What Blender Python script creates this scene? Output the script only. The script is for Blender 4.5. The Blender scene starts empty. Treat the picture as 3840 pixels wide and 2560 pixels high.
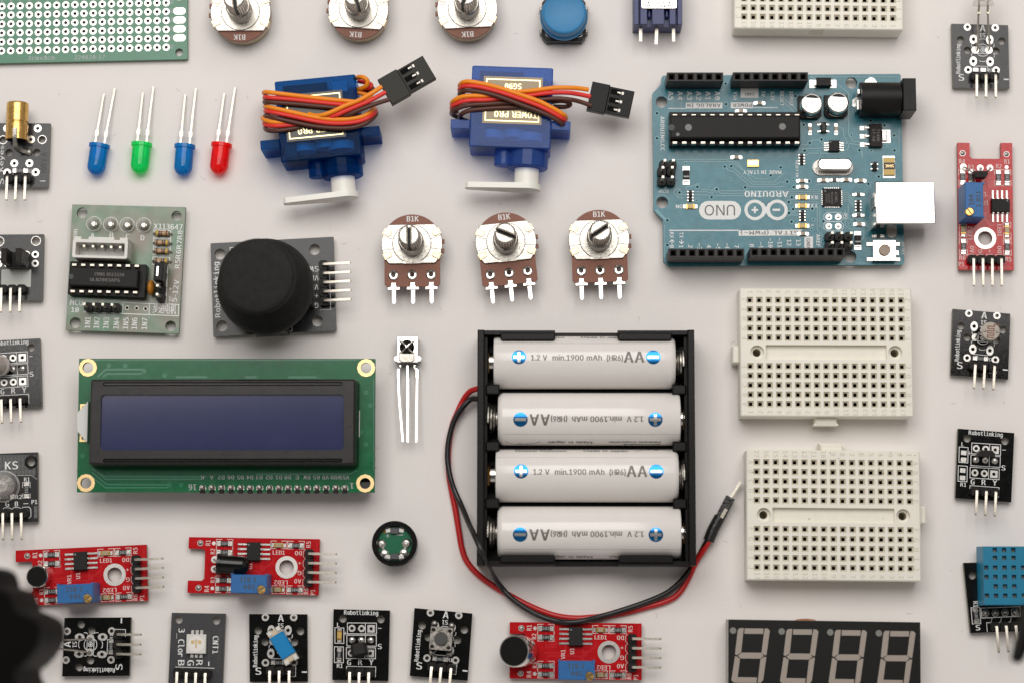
import bpy, math, random
from mathutils import Vector, Matrix, geometry
random.seed(7)
# ------------------------------------------------------------------ camera, world, lamps, exposure
# one Blender unit = one centimetre; everything is built at real size, local coordinates are millimetres
SC = bpy.context.scene
SC.unit_settings.system = 'METRIC'; SC.unit_settings.scale_length = 0.01
FPX, D0 = 8400.0, 61.1
cam_dir = Vector((95, -1065, 8400)).normalized()
CAM = cam_dir * D0
FWD = -cam_dir
RIGHT = FWD.cross(Vector((0, 1, 0))).normalized()
UP = RIGHT.cross(FWD).normalized()
cd = bpy.data.cameras.new('camera'); cam = bpy.data.objects.new('camera', cd)
SC.collection.objects.link(cam); SC.camera = cam
cd.sensor_fit = 'HORIZONTAL'; cd.sensor_width = 36.0; cd.lens = 36.0 * FPX / 3840
cd.clip_start = 1; cd.clip_end = 2000
cam.matrix_world = Matrix(((RIGHT.x, UP.x, -FWD.x, CAM.x), (RIGHT.y, UP.y, -FWD.y, CAM.y),
                           (RIGHT.z, UP.z, -FWD.z, CAM.z), (0, 0, 0, 1)))
cd.dof.use_dof = True; cd.dof.focus_distance = D0 - 0.5; cd.dof.aperture_fstop = 0.0787 / 1.05

W = bpy.data.worlds.new('World'); SC.world = W; W.use_nodes = True
wn, wl = W.node_tree.nodes, W.node_tree.links
bg = wn['Background']
tc = wn.new('ShaderNodeTexCoord'); sx = wn.new('ShaderNodeSeparateXYZ'); cr = wn.new('ShaderNodeValToRGB')
wl.new(tc.outputs['Generated'], sx.inputs[0]); wl.new(sx.outputs['Z'], cr.inputs[0])
cr.color_ramp.elements[0].position = 0.0; cr.color_ramp.elements[0].color = (0.62, 0.58, 0.55, 1)
cr.color_ramp.elements[1].position = 0.93; cr.color_ramp.elements[1].color = (0.07, 0.066, 0.063, 1)
e = cr.color_ramp.elements.new(0.66); e.color = (0.62, 0.58, 0.55, 1)
wl.new(cr.outputs[0], bg.inputs[0]); bg.inputs[1].default_value = 0.60

def area(name, loc, target, sx_, sy_, radiance, col):
    l = bpy.data.lights.new(name, 'AREA'); l.shape = 'RECTANGLE'; l.size = sx_; l.size_y = sy_
    l.energy = radiance * math.pi * sx_ * sy_; l.color = col
    o = bpy.data.objects.new(name, l); SC.collection.objects.link(o); o.location = loc
    o.rotation_euler = (Vector(target) - Vector(loc)).to_track_quat('-Z', 'Y').to_euler()
    return o
area('softbox', (-2, 28, 64), (0, 3, 0), 66, 44, 4.3, (1.0, 0.962, 0.925))
SC.view_settings.view_transform = 'Standard'; SC.view_settings.look = 'None'
SC.view_settings.gamma = 1; SC.view_settings.use_curve_mapping = False
SC.view_settings.exposure = 0.08
SC.cycles.max_bounces = 8; SC.cycles.transmission_bounces = 8; SC.cycles.transparent_max_bounces = 16; SC.cycles.caustics_refractive = False
SC.cycles.caustics_reflective = False; SC.cycles.sample_clamp_indirect = 4

# ------------------------------------------------------------------ helpers
K = 0.1
COL = SC.collection
def unproj(px, py, zmm):
    d = FWD * FPX + RIGHT * (px - 1920) - UP * (py - 1280)
    t = (zmm * K - CAM.z) / d.z
    p = CAM + d * t
    return Vector((p.x, p.y))
def Z(ox, oy, s): return lambda x, y: (ox + x / s, oy + y / s)
def N(c, r): return Z(960 * c, 640 * r, 2.45)

MATS = {}
def mat(name, col, rough=0.5, metal=0.0, ior=0.5, var=0.0, vs=1.0, bump=0.0, bs=4.0, trans=0.0, coat=0.0, sss=0.0, tint=None, speck=None, alpha=1.0, emit=0.0, rv=0.0):
    if name in MATS: return MATS[name]
    m = bpy.data.materials.new(name); m.use_nodes = True
    nt = m.node_tree; b = nt.nodes['Principled BSDF']; I = b.inputs
    I['Base Color'].default_value = (*col, 1); I['Roughness'].default_value = rough
    I['Metallic'].default_value = metal; I['Specular IOR Level'].default_value = ior
    I['Transmission Weight'].default_value = trans; I['Coat Weight'].default_value = coat
    I['Coat Roughness'].default_value = 0.08
    if sss: I['Subsurface Weight'].default_value = sss; I['Subsurface Scale'].default_value = 0.15
    t = nt.nodes.new('ShaderNodeTexCoord')
    last = None
    if var or tint:
        n = nt.nodes.new('ShaderNodeTexNoise'); n.inputs['Scale'].default_value = vs; n.inputs['Detail'].default_value = 6
        n.inputs['Roughness'].default_value = 0.65
        nt.links.new(t.outputs['Object'], n.inputs['Vector'])
        r = nt.nodes.new('ShaderNodeValToRGB')
        c2 = tint if tint else tuple(min(1, c * (1 + var)) for c in col)
        c1 = col if tint else tuple(c * (1 - var) for c in col)
        r.color_ramp.elements[0].position = 0.35; r.color_ramp.elements[0].color = (*c1, 1)
        r.color_ramp.elements[1].position = 0.68; r.color_ramp.elements[1].color = (*c2, 1)
        nt.links.new(n.outputs['Fac'], r.inputs[0]); last = r.outputs[0]
    if speck:
        sc_, thr, scol = speck
        n = nt.nodes.new('ShaderNodeTexNoise'); n.inputs['Scale'].default_value = sc_; n.inputs['Detail'].default_value = 3
        nt.links.new(t.outputs['Object'], n.inputs['Vector'])
        r = nt.nodes.new('ShaderNodeValToRGB'); r.color_ramp.elements[0].position = thr; r.color_ramp.elements[1].position = thr + 0.03
        nt.links.new(n.outputs['Fac'], r.inputs[0])
        mx = nt.nodes.new('ShaderNodeMix'); mx.data_type = 'RGBA'
        nt.links.new(r.outputs[0], mx.inputs[0])
        if last: nt.links.new(last, mx.inputs[6])
        else: mx.inputs[6].default_value = (*col, 1)
        mx.inputs[7].default_value = (*scol, 1); last = mx.outputs[2]
    if last: nt.links.new(last, I['Base Color'])
    if rv:
        n = nt.nodes.new('ShaderNodeTexNoise'); n.inputs['Scale'].default_value = vs * 2.3; n.inputs['Detail'].default_value = 5
        nt.links.new(t.outputs['Object'], n.inputs['Vector'])
        mr = nt.nodes.new('ShaderNodeMapRange'); mr.inputs[1].default_value = 0.3; mr.inputs[2].default_value = 0.7
        mr.inputs[3].default_value = max(0.02, rough - rv); mr.inputs[4].default_value = rough + rv
        nt.links.new(n.outputs['Fac'], mr.inputs[0]); nt.links.new(mr.outputs[0], I['Roughness'])
    if bump:
        n = nt.nodes.new('ShaderNodeTexNoise'); n.inputs['Scale'].default_value = bs; n.inputs['Detail'].default_value = 4
        nt.links.new(t.outputs['Object'], n.inputs['Vector'])
        bp = nt.nodes.new('ShaderNodeBump'); bp.inputs['Strength'].default_value = bump; bp.inputs['Distance'].default_value = 0.02
        nt.links.new(n.outputs['Fac'], bp.inputs['Height']); nt.links.new(bp.outputs[0], I['Normal'])
    MATS[name] = m
    return m

def tinted(name, tint, col, fac, rough=0.08, ior=0.4, var=0.0, vs=0.2):
    """see-through moulded plastic: clear tinted share plus a glossy pigmented share"""
    m = mat(name, col, rough, ior=ior, var=var, vs=vs); nt = m.node_tree
    if 'tinted' in m: return m
    m['tinted'] = 1
    tr = nt.nodes.new('ShaderNodeBsdfTransparent'); tr.inputs[0].default_value = (*tint, 1)
    mx = nt.nodes.new('ShaderNodeMixShader'); mx.inputs[0].default_value = fac
    nt.links.new(nt.nodes['Principled BSDF'].outputs[0], mx.inputs[1]); nt.links.new(tr.outputs[0], mx.inputs[2])
    nt.links.new(mx.outputs[0], nt.nodes['Material Output'].inputs['Surface']); return m
def circ(cx, cy, r, n=24, a0=0.0):
    return [(cx + r * math.cos(a0 + 2 * math.pi * i / n), cy + r * math.sin(a0 + 2 * math.pi * i / n)) for i in range(n)]
def rot2(x, y, a):
    c, s = math.cos(math.radians(a)), math.sin(math.radians(a)); return (x * c - y * s, x * s + y * c)
def rr(cx, cy, w, h, r=0.0, rot=0.0, n=4):
    pts = []
    if r <= 0: pts = [(w/2, -h/2), (w/2, h/2), (-w/2, h/2), (-w/2, -h/2)]
    else:
        for (ax, ay, a) in ((w/2-r, -h/2+r, -90), (w/2-r, h/2-r, 0), (-w/2+r, h/2-r, 90), (-w/2+r, -h/2+r, 180)):
            for i in range(n + 1):
                t = math.radians(a + 90 * i / n); pts.append((ax + r * math.cos(t), ay + r * math.sin(t)))
    return [(cx + rot2(x, y, rot)[0], cy + rot2(x, y, rot)[1]) for x, y in pts]
def ccw(p):
    a = sum(p[i][0] * p[(i+1) % len(p)][1] - p[(i+1) % len(p)][0] * p[i][1] for i in range(len(p)))
    return list(p) if a > 0 else list(reversed(p))
def inset(p, d):
    n = len(p); out = []
    for i in range(n):
        a, b, c = Vector(p[i-1]), Vector(p[i]), Vector(p[(i+1) % n])
        e1, e2 = (b - a), (c - b)
        if e1.length < 1e-6 or e2.length < 1e-6: out.append(p[i]); continue
        e1.normalize(); e2.normalize()
        n1, n2 = Vector((-e1.y, e1.x)), Vector((-e2.y, e2.x))
        m = n1 + n2
        if m.length < 1e-4: m = n1
        m = m.normalized(); k = d / max(0.35, m.dot(n1))
        out.append((b.x + m.x * k, b.y + m.y * k))
    return out
def catmull(P, k=6):
    if len(P) < 3: return [Vector(p) for p in P]
    P = [Vector(p) for p in P]; Q = [2 * P[0] - P[1]] + P + [2 * P[-1] - P[-2]]; out = []
    for i in range(1, len(Q) - 2):
        for j in range(k):
            t = j / k; a, b, c, d = Q[i-1], Q[i], Q[i+1], Q[i+2]
            out.append(0.5 * ((2*b) + (c-a)*t + (2*a-5*b+4*c-d)*t*t + (3*b-a-3*c+d)*t**3))
    out.append(P[-1]); return out

GL = {}
SRC = {}
def _font():
    try: return bpy.data.fonts.load(bpy.utils.system_resource('DATAFILES') + '/fonts/DejaVuSansMono.woff2')
    except Exception: return None
MONO = _font()
def _font2():
    try: return bpy.data.fonts.load(bpy.utils.system_resource('DATAFILES') + '/fonts/Inter.woff2')
    except Exception: return None
SANS = _font2()
def glyph(ch, fn='m'):
    if (ch, fn) in GL: return GL[(ch, fn)]
    cu = bpy.data.curves.new('g', 'FONT'); cu.body = ch; cu.size = 1.0; cu.resolution_u = 2; cu.offset = {'m': 0.0, 'b': 0.0, 't': 0.0}[fn]
    if fn in 'bt' and SANS is not None and ord(ch) < 256: cu.font = SANS
    if fn == 'm' and MONO is not None and ord(ch) < 256: cu.font = MONO
    ob = bpy.data.objects.new('g', cu); COL.objects.link(ob)
    bpy.context.view_layer.update()
    me = bpy.data.meshes.new_from_object(ob.evaluated_get(bpy.context.evaluated_depsgraph_get()))
    vs = [(v.co.x, v.co.y) for v in me.vertices]; fs = [tuple(p.vertices) for p in me.polygons]
    bpy.data.objects.remove(ob); bpy.data.curves.remove(cu); bpy.data.meshes.remove(me)
    x0 = min((v[0] for v in vs), default=0); x1 = max((v[0] for v in vs), default=0.3)
    GL[(ch, fn)] = ([(x - x0, y) for x, y in vs], fs, x1 - x0)
    return GL[(ch, fn)]
CAPH = {f: max(v[1] for v in glyph('H', f)[0]) for f in 'mbt'}

class MB:
    def __init__(s, *mats):
        s.v, s.f, s.mi, s.mats, s.M = [], [], [], list(mats), None
    def add(s, vs, fs, m=0):
        o = len(s.v)
        for p in vs:
            p = Vector(p)
            if s.M is not None: p = s.M @ p
            s.v.append(p)
        for f in fs: s.f.append(tuple(i + o for i in f)); s.mi.append(m)
    def flat(s, pts, z, holes=(), m=0, up=True):
        pts = ccw(pts)
        if not holes:
            f = list(range(len(pts)))
            s.add([(x, y, z) for x, y in pts], [f if up else f[::-1]], m); return
        loops = [[Vector((x, y, 0)) for x, y in pts]] + [[Vector((x, y, 0)) for x, y in h] for h in holes]
        tris = geometry.tessellate_polygon(loops); fl = [(p.x, p.y, z) for l in loops for p in l]
        out = []
        for t in tris:
            a, b, c = (fl[i] for i in t)
            cr_ = (b[0]-a[0])*(c[1]-a[1]) - (b[1]-a[1])*(c[0]-a[0])
            if abs(cr_) < 1e-9: continue
            if (cr_ > 0) != up: t = t[::-1]
            out.append(tuple(t))
        s.add(fl, out, m)
    def wall(s, p0, p1, z0, z1, m=0):
        n = len(p0)
        s.add([(x, y, z0) for x, y in p0] + [(x, y, z1) for x, y in p1],
              [(i, (i+1) % n, n + (i+1) % n, n + i) for i in range(n)], m)
    def prism(s, pts, z0, z1, holes=(), ch=0.0, m=0, mw=None, bottom=True, mh=None):
        pts = ccw(pts); mw = m if mw is None else mw; mh = mw if mh is None else mh
        top = pts
        if ch:
            top = inset(pts, ch); s.wall(pts, pts, z0, z1 - ch, mw); s.wall(pts, top, z1 - ch, z1, m)
        else: s.wall(pts, pts, z0, z1, mw)
        s.flat(top, z1, holes, m)
        if bottom: s.flat(pts, z0, holes, mw, up=False)
        for h in holes:
            h = ccw(h)[::-1]; s.wall(h, h, z0, z1, mh)
    def box(s, cx, cy, w, h, z0, z1, rot=0, ch=0.0, m=0, r=0.0):
        s.prism(rr(cx, cy, w, h, r, rot), z0, z1, ch=ch, m=m)
    def cyl(s, cx, cy, r, z0, z1, n=28, ch=0.0, m=0, mt=None):
        p = circ(cx, cy, r, n); mt = m if mt is None else mt
        t = circ(cx, cy, r - ch, n)
        s.wall(p, p, z0, z1 - ch, m)
        if ch: s.wall(p, t, z1 - ch, z1, m)
        s.flat(t, z1, m=mt); s.flat(p, z0, m=m, up=False)
    def ring(s, cx, cy, r0, r1, z, n=20, m=0, sy=1.0, rot=0):
        a = circ(0, 0, r1, n); b = circ(0, 0, r0, n)
        a = [rot2(x, y * sy, rot) for x, y in a]; b = [rot2(x, y, rot) for x, y in b]
        s.add([(cx+x, cy+y, z) for x, y in a] + [(cx+x, cy+y, z) for x, y in b],
              [(i, (i+1) % n, n + (i+1) % n, n + i) for i in range(n)], m)
    def disc(s, cx, cy, r, z, n=16, m=0): s.flat(circ(cx, cy, r, n), z, m=m)
    def line(s, pts, w, z, m=0, closed=False):
        pts = [Vector((p[0], p[1])) for p in pts]
        segs = list(zip(pts, pts[1:] + ([pts[0]] if closed else [])))
        for a, b in segs:
            d = b - a
            if d.length < 1e-5: continue
            d.normalize(); n_ = Vector((-d.y, d.x)) * w / 2; e_ = d * w * 0.35
            q = [a - e_ + n_, a - e_ - n_, b + e_ - n_, b + e_ + n_]
            s.k = (getattr(s, 'k', 0) + 1) % 13
            s.add([(p.x, p.y, z + s.k * 0.0006) for p in q], [(0, 1, 2, 3)], m)
    def rect(s, x0, y0, x1, y1, w, z, m=0): s.line([(x0, y0), (x1, y0), (x1, y1), (x0, y1)], w, z, m, True)
    def lathe(s, prof, M=None, n=32, m=0, caps=True):
        vs, fs = [], []
        for r, z in prof:
            for i in range(n):
                a = 2 * math.pi * i / n; p = Vector((r * math.cos(a), r * math.sin(a), z))
                vs.append(M @ p if M is not None else p)
        for k in range(len(prof) - 1):
            for i in range(n):
                j = (i + 1) % n; fs.append((k*n+i, k*n+j, (k+1)*n+j, (k+1)*n+i))
        if caps:
            fs.append(tuple(range(n))[::-1]); fs.append(tuple((len(prof)-1)*n + i for i in range(n)))
        s.add(vs, fs, m)
    def tube(s, P, r, n=8, m=0, flatz=None, a0=0.0):
        P = [Vector(p) for p in P]; vs, fs = [], []
        prev = None
        for i, p in enumerate(P):
            t = (P[min(i+1, len(P)-1)] - P[max(i-1, 0)]).normalized()
            if prev is None:
                u = t.cross(Vector((0, 0, 1)))
                if u.length < 1e-3: u = t.cross(Vector((0, 1, 0)))
            else: u = prev - t * prev.dot(t)
            u.normalize(); prev = u; w = u.cross(t)
            for k in range(n):
                a = a0 + 2 * math.pi * k / n
                vs.append(p + (u * math.cos(a) + w * math.sin(a)) * r)
        for i in range(len(P) - 1):
            for k in range(n):
                j = (k + 1) % n; fs.append((i*n+k, (i+1)*n+k, (i+1)*n+j, i*n+j))
        fs.append(tuple(range(n))); fs.append(tuple((len(P)-1)*n + k for k in range(n))[::-1])
        s.add(vs, fs, m)
    def bar(s, P, w, m=0): s.tube(P, w * 0.7071, 4, m, a0=math.pi / 4)
    def blob(s, cx, cy, r, h, z, n=12, m=0):
        s.lathe([(r, 0), (r * 0.85, h * 0.5), (r * 0.5, h * 0.85), (r * 0.08, h)], Matrix.Translation((cx, cy, z)), n, m)
    def text(s, t, cx, cy, h, z, rot=0, w=None, m=0, gap=0.2, fn='m'):
        x = 0; items = []
        k = 1.0 / CAPH[fn]
        for ch in t:
            if ch == ' ': x += 0.45; continue
            g = glyph(ch, fn); items.append((g, x)); x += g[2] * k + gap
        x -= gap; sxx = (w / x) if w else h
        for g, x0 in items:
            vs = []
            for (gx, gy) in g[0]:
                X = (x0 + gx * k - x / 2) * sxx; Y = (gy * k - 0.5) * h
                X, Y = rot2(X, Y, rot); vs.append((cx + X, cy + Y, z))
            s.add(vs, g[1], m)
            if fn != 't':
                for d_ in ((-0.045, 0.045) if fn == 'b' else (-0.03, 0.03)):
                    ox, oy = rot2(d_*h, 0, rot); s.add([(a+ox, b_+oy, c_+0.004*(1+d_)) for a, b_, c_ in vs], g[1], m)
    def build(s, name, parent=None, label=None):
        if name in ('printing', 'copper_traces', 'via_holes', 'solder_pads') and parent is not None:
            tgt = parent
            if parent.type == 'EMPTY':
                ks = [c for c in kids(parent) if c.name.split('.')[0] in ('circuit_board', 'body', 'wafer', 'bezel')]
                tgt = ks[0] if ks else None
            if tgt is not None:
                SRC[tgt.name].merge(s); SRC[tgt.name].fill(tgt.data); return tgt
        me = bpy.data.meshes.new(name)
        s.fill(me)
        o = bpy.data.objects.new(name, me); COL.objects.link(o); SRC[o.name] = s
        if parent is not None: o.parent = parent
        if label: o['label'] = label
        return o
    def merge(s, t):
        idx = []
        for m_ in t.mats:
            if m_ not in s.mats: s.mats.append(m_)
            idx.append(s.mats.index(m_))
        o = len(s.v); s.v += t.v; s.f += [tuple(i + o for i in f) for f in t.f]; s.mi += [idx[i] for i in t.mi]
    def fill(s, me):
        me.clear_geometry(); me.materials.clear()
        me.from_pydata([tuple(p) for p in s.v], [], s.f)
        for mm in s.mats: me.materials.append(mm)
        if len(s.mats) > 1: me.polygons.foreach_set('material_index', s.mi)
        me.polygons.foreach_set('use_smooth', [True] * len(me.polygons))
        me.update()
        try: me.set_sharp_from_angle(angle=math.radians(38))
        except Exception: pass

class Frame:
    """position (photo measurement unprojected at its true height) and heading of a thing lying on the table"""
    def __init__(s, c, ang, zt): s.c, s.ang, s.zt = Vector(c), ang, zt
    def l(s, px, py, z=None):
        z = s.zt if z is None else z
        p = unproj(px, py, z) - s.c
        x, y = rot2(p.x, p.y, -s.ang)
        return (x / K, y / K)
def fr_corners(cs, zt):
    w = [unproj(x, y, zt) for x, y in cs]
    c = sum(w, Vector((0, 0))) / 4
    d = (w[1] - w[0]) + (w[2] - w[3])
    return Frame(c, math.degrees(math.atan2(d.y, d.x)), zt)
def fr_pt(p, ang, zt): return Frame(unproj(p[0], p[1], zt), ang, zt)
def fr_right(tr, br, width, zt):
    a, b = unproj(*tr, zt), unproj(*br, zt); d = (a - b)
    ang = math.degrees(math.atan2(d.y, d.x)) - 90
    x, y = rot2(-width / 2 * K, 0, ang)
    return Frame((a + b) / 2 + Vector((x, y)), ang, zt)
def thing(name, label, cat, F, group=None):
    o = bpy.data.objects.new(name, None); COL.objects.link(o); o.empty_display_size = 1
    o.location = (F.c.x, F.c.y, 0); o.rotation_euler = (0, 0, math.radians(F.ang)); o.scale = (K, K, K)
    o['label'] = label; o['category'] = cat
    if group: o['group'] = group
    return o
def kids(o): return [c for c in COL.objects if c.parent == o]
def copy_tree(o, parent=None):
    c = o.copy(); COL.objects.link(c); c.parent = parent
    for ch in kids(o): copy_tree(ch, c)
    return c
def place(o, F): o.location = (F.c.x, F.c.y, 0); o.rotation_euler = (0, 0, math.radians(F.ang))
def mirror_q(F, Zf): return lambda x, y, z=None: F.l(*Zf(x, y), z)

# ------------------------------------------------------------------ materials
M_paper = mat('paper', (0.835, 0.80, 0.775), 0.85, ior=0.2, var=0.014, vs=0.5, bump=0.3, bs=22)
M_blk = mat('pcb_black', (0.007, 0.007, 0.007), 0.12, ior=0.36, var=0.3, vs=0.5, bump=0.04, bs=3, rv=0.05)
M_blksheen = mat('pcb_black_sheen', (0.030, 0.031, 0.033), 0.2, ior=0.38, var=0.15, vs=0.5, bump=0.1, bs=3)  # black mask with the softbox's grey sheen put into its colour
M_red = mat('pcb_red', (0.50, 0.010, 0.014), 0.16, ior=0.34, var=0.12, vs=0.4, rv=0.05)
M_redt = mat('pcb_red_copper', (0.55, 0.02, 0.025), 0.16, ior=0.42)
M_teal = mat('pcb_teal', (0.028, 0.175, 0.225), 0.22, ior=0.42, var=0.12, vs=0.35, bump=0.1, bs=2, speck=(2.2, 0.70, (0.012, 0.06, 0.085)), rv=0.06)
M_tealt = mat('pcb_teal_copper', (0.075, 0.28, 0.33), 0.22, ior=0.5)
M_teald = mat('pcb_teal_gap', (0.007, 0.05, 0.075), 0.22, ior=0.5)
M_grn = mat('pcb_green', (0.005, 0.125, 0.045), 0.22, ior=0.3, var=0.12, vs=0.3, rv=0.05)
M_grnt = mat('pcb_green_copper', (0.015, 0.20, 0.09), 0.22, ior=0.5)
M_grnd = mat('pcb_green_gap', (0.004, 0.06, 0.03), 0.22, ior=0.5)
M_perf = mat('pcb_perf_green', (0.045, 0.20, 0.115), 0.28, ior=0.5, var=0.06, vs=0.4)
M_step = mat('pcb_thin_green', (0.065, 0.20, 0.105), 0.25, ior=0.6, tint=(0.22, 0.17, 0.13), vs=0.11, rv=0.08)
M_edge = mat('board_edge', (0.20, 0.19, 0.15), 0.7, var=0.3, vs=2)
M_edgeg = mat('board_edge_green', (0.10, 0.17, 0.09), 0.6, var=0.3, vs=2)
M_edgeT = mat('board_edge_teal', (0.02, 0.09, 0.11), 0.5, var=0.3, vs=2)
M_edger = mat('board_edge_red', (0.32, 0.10, 0.08), 0.6, var=0.3, vs=2)
M_silk = mat('silk_white', (0.82, 0.83, 0.82), 0.6, var=0.08, vs=2)
M_silkg = mat('silk_grey', (0.40, 0.42, 0.42), 0.6)
M_ink = mat('ink_dark', (0.06, 0.065, 0.065), 0.6)
M_inkg = mat('ink_grey', (0.14, 0.135, 0.13), 0.6)
M_sold = mat('solder', (0.72, 0.70, 0.66), 0.3, 1.0, var=0.1, vs=2, bump=0.15, bs=2, rv=0.06)
M_soldd = mat('solder_dull', (0.42, 0.40, 0.37), 0.35, 1.0, var=0.3, vs=3, bump=0.5, bs=4)
M_tin = mat('tin_pad', (0.74, 0.725, 0.69), 0.34, 1.0, var=0.06, vs=1.2, rv=0.03)
M_pin = mat('pin_metal', (0.60, 0.555, 0.48), 0.38, 1.0, var=0.12, vs=1.5, rv=0.08)
M_pindk = mat('pin_tip', (0.20, 0.17, 0.13), 0.4, 1.0)
M_gold = mat('gold_pad', (0.83, 0.60, 0.30), 0.38, 1.0, var=0.08, vs=1)
M_brass = mat('brass', (0.70, 0.43, 0.14), 0.28, 1.0, var=0.18, vs=0.5, rv=0.1)
M_blkp = mat('black_plastic', (0.010, 0.0095, 0.009), 0.38, ior=0.22, var=0.2, vs=1.2, bump=0.3, bs=6, rv=0.08)
M_blkg = mat('black_gloss', (0.006, 0.006, 0.006), 0.16, ior=0.4, rv=0.04)
M_hdr = mat('socket_plastic', (0.030, 0.028, 0.027), 0.5, ior=0.3, var=0.15, vs=2)
M_chip = mat('chip_epoxy', (0.016, 0.0145, 0.0135), 0.5, ior=0.25, var=0.2, vs=3, bump=0.4, bs=9)
M_hole = mat('hole_dark', (0.004, 0.004, 0.004), 0.8, ior=0.1)
M_steel = mat('steel', (0.50, 0.475, 0.43), 0.33, 1.0, var=0.16, vs=0.7, bump=0.05, bs=2, rv=0.1)
M_nick = mat('nickel', (0.80, 0.775, 0.74), 0.16, 1.0, var=0.05, vs=0.5, rv=0.06)
M_zinc = mat('zinc_yellow', (0.60, 0.52, 0.30), 0.3, 1.0, tint=(0.62, 0.46, 0.36), vs=0.8, rv=0.08)
M_phen = mat('phenolic', (0.235, 0.082, 0.045), 0.5, var=0.18, vs=2.5, bump=0.2, bs=6)
M_white = mat('white_plastic', (0.72, 0.71, 0.67), 0.4, var=0.03, vs=1, sss=0.1)
M_cream = mat('cream_plastic', (0.83, 0.80, 0.71), 0.42, ior=0.4, var=0.025, vs=0.3)
M_creamd = mat('cream_relief_shade', (0.62, 0.59, 0.49), 0.5)  # shade of the moulded characters put into a flat darker tone
M_wellshade = mat('cream_well_shade', (0.70, 0.655, 0.53), 0.5)  # same cream plastic, shade of the recesses put into the colour
M_blue = mat('trimmer_blue', (0.012, 0.125, 0.36), 0.42, var=0.1, vs=1.5)
M_cap = mat('ceramic_tan', (0.42, 0.33, 0.25), 0.45, var=0.1, vs=3)
M_smd = mat('resistor_black', (0.022, 0.021, 0.021), 0.3)
M_amber = mat('led_amber', (0.60, 0.40, 0.12), 0.25, var=0.25, vs=3)
M_clear = tinted('clear_epoxy', (0.96, 0.95, 0.93), (0.80, 0.78, 0.76), 0.72, 0.07, 0.8)
M_milk = mat('milky_epoxy', (0.75, 0.68, 0.64), 0.25, trans=0.45, sss=0.1)
# ------------------------------------------------------------------ table
mb = MB(M_paper)
mb.add([(-220, -220, 0), (220, -220, 0), (220, 220, 0), (-220, 220, 0)], [(0, 1, 2, 3)])
tb = mb.build('table_surface'); tb['kind'] = 'structure'; tb['label'] = 'off-white paper covered table top under all the parts'
tb.data.materials[0] = M_paper

# ------------------------------------------------------------------ shared small parts (local mm)
def board(o, pts, zb, zt, m, me, holes=()):
    b = MB(m, me); b.prism(pts, zb, zt, holes=holes, m=0, mw=1); return b.build('circuit_board', o)
def resistor(o, x, y, rot, z, txt='103', L=2.9, Wd=1.25, name='resistor', face=True):
    b = MB(M_smd, M_sold, M_silkg)
    for s in (-1, 1):
        dx, dy = rot2(s * (L/2 - 0.1), 0, rot)
        b.box(x+dx, y+dy, 1.0, Wd*0.98, z+0.02, z+0.26, rot, ch=0.12, m=1)
        dx, dy = rot2(s * (L/2 - 0.62), 0, rot)
        b.box(x+dx, y+dy, 0.34, Wd*0.9, z+0.02, z+0.60, rot, m=1)
    b.box(x, y, L - 1.2, Wd*0.88, z+0.02, z+0.56, rot)
    if txt: b.text(txt, x, y, Wd*0.5, z+0.585, rot, m=2)
    return b.build(name, o)
def capacitor(o, x, y, rot, z):
    b = MB(M_cap, M_sold)
    for s in (-1, 1):
        dx, dy = rot2(s * 1.15, 0, rot); b.box(x+dx, y+dy, 0.95, 0.95, z+0.02, z+0.2, rot, m=1, r=0.3)
        dx, dy = rot2(s * 0.78, 0, rot); b.box(x+dx, y+dy, 0.32, 0.86, z+0.02, z+0.82, rot, m=1)
    b.box(x, y, 1.26, 0.85, z+0.02, z+0.80, rot)
    return b.build('capacitor', o)
def smdled(o, x, y, rot, z, col=None):
    b = MB(col or M_amber, M_sold, M_brass)
    for s in (-1, 1):
        dx, dy = rot2(s * 1.6, 0, rot); b.box(x+dx, y+dy, 0.8, 1.2, z+0.02, z+0.28, rot, ch=0.1, m=1)
        dx, dy = rot2(s * 0.95, 0, rot); b.box(x+dx, y+dy, 0.35, 1.3, z+0.02, z+0.5, rot, m=2)
    b.box(x, y, 1.6, 1.25, z+0.02, z+0.72, rot, ch=0.1)
    return b.build('indicator_light', o)
def chip(o, x, y, w, h, z, t, rot=0, n=4, side='lr', pitch=1.27, pl=1.1, pw=0.5, name='chip', txt=None, tl=0.5, lines=()):
    b = MB(M_chip, M_silkg)
    b.box(x, y, w, h, z+0.12, z+t, rot, ch=0.12)
    dx, dy = rot2(-w*0.36, h*0.36, rot); b.ring(x+dx, y+dy, 0.12, 0.22, z+t+0.006, 10, m=1)
    c = b.build(name, o)
    if lines:
        tb_ = MB(M_inkg)
        for (s_, lx, ly, hh, rr_) in lines:
            dx, dy = rot2(lx, ly, rot); tb_.text(s_, x+dx, y+dy, hh, z+t+0.01, rot+rr_)
        tb_.build('printing', c)
    sides = []
    if 'l' in side: sides += [(-1, 0), (1, 0)]
    if 't' in side: sides += [(0, 1), (0, -1)]
    for sx_, sy_ in sides:
        for i in range(n):
            lg = MB(M_sold)
            off = (i - (n-1)/2) * pitch
            lx = sx_ * (w/2 + pl/2 - 0.05) if sx_ else off
            ly = sy_ * (h/2 + pl/2 - 0.05) if sy_ else off
            dx, dy = rot2(lx, ly, rot)
            ww, hh = (pl, pw) if sx_ else (pw, pl)
            lg.box(x+dx, y+dy, ww, hh, z+0.02, z+0.24, rot, ch=0.08)
            k = 0.62
            lx2 = sx_ * (w/2 + 0.12) if sx_ else off; ly2 = sy_ * (h/2 + 0.12) if sy_ else off
            dx, dy = rot2(lx2, ly2, rot)
            ww, hh = (0.3, pw*0.8) if sx_ else (pw*0.8, 0.3)
            lg.box(x+dx, y+dy, ww, hh, z+0.2, z+t*0.62, rot)
            lg.build('leg', c)
    return c
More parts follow.
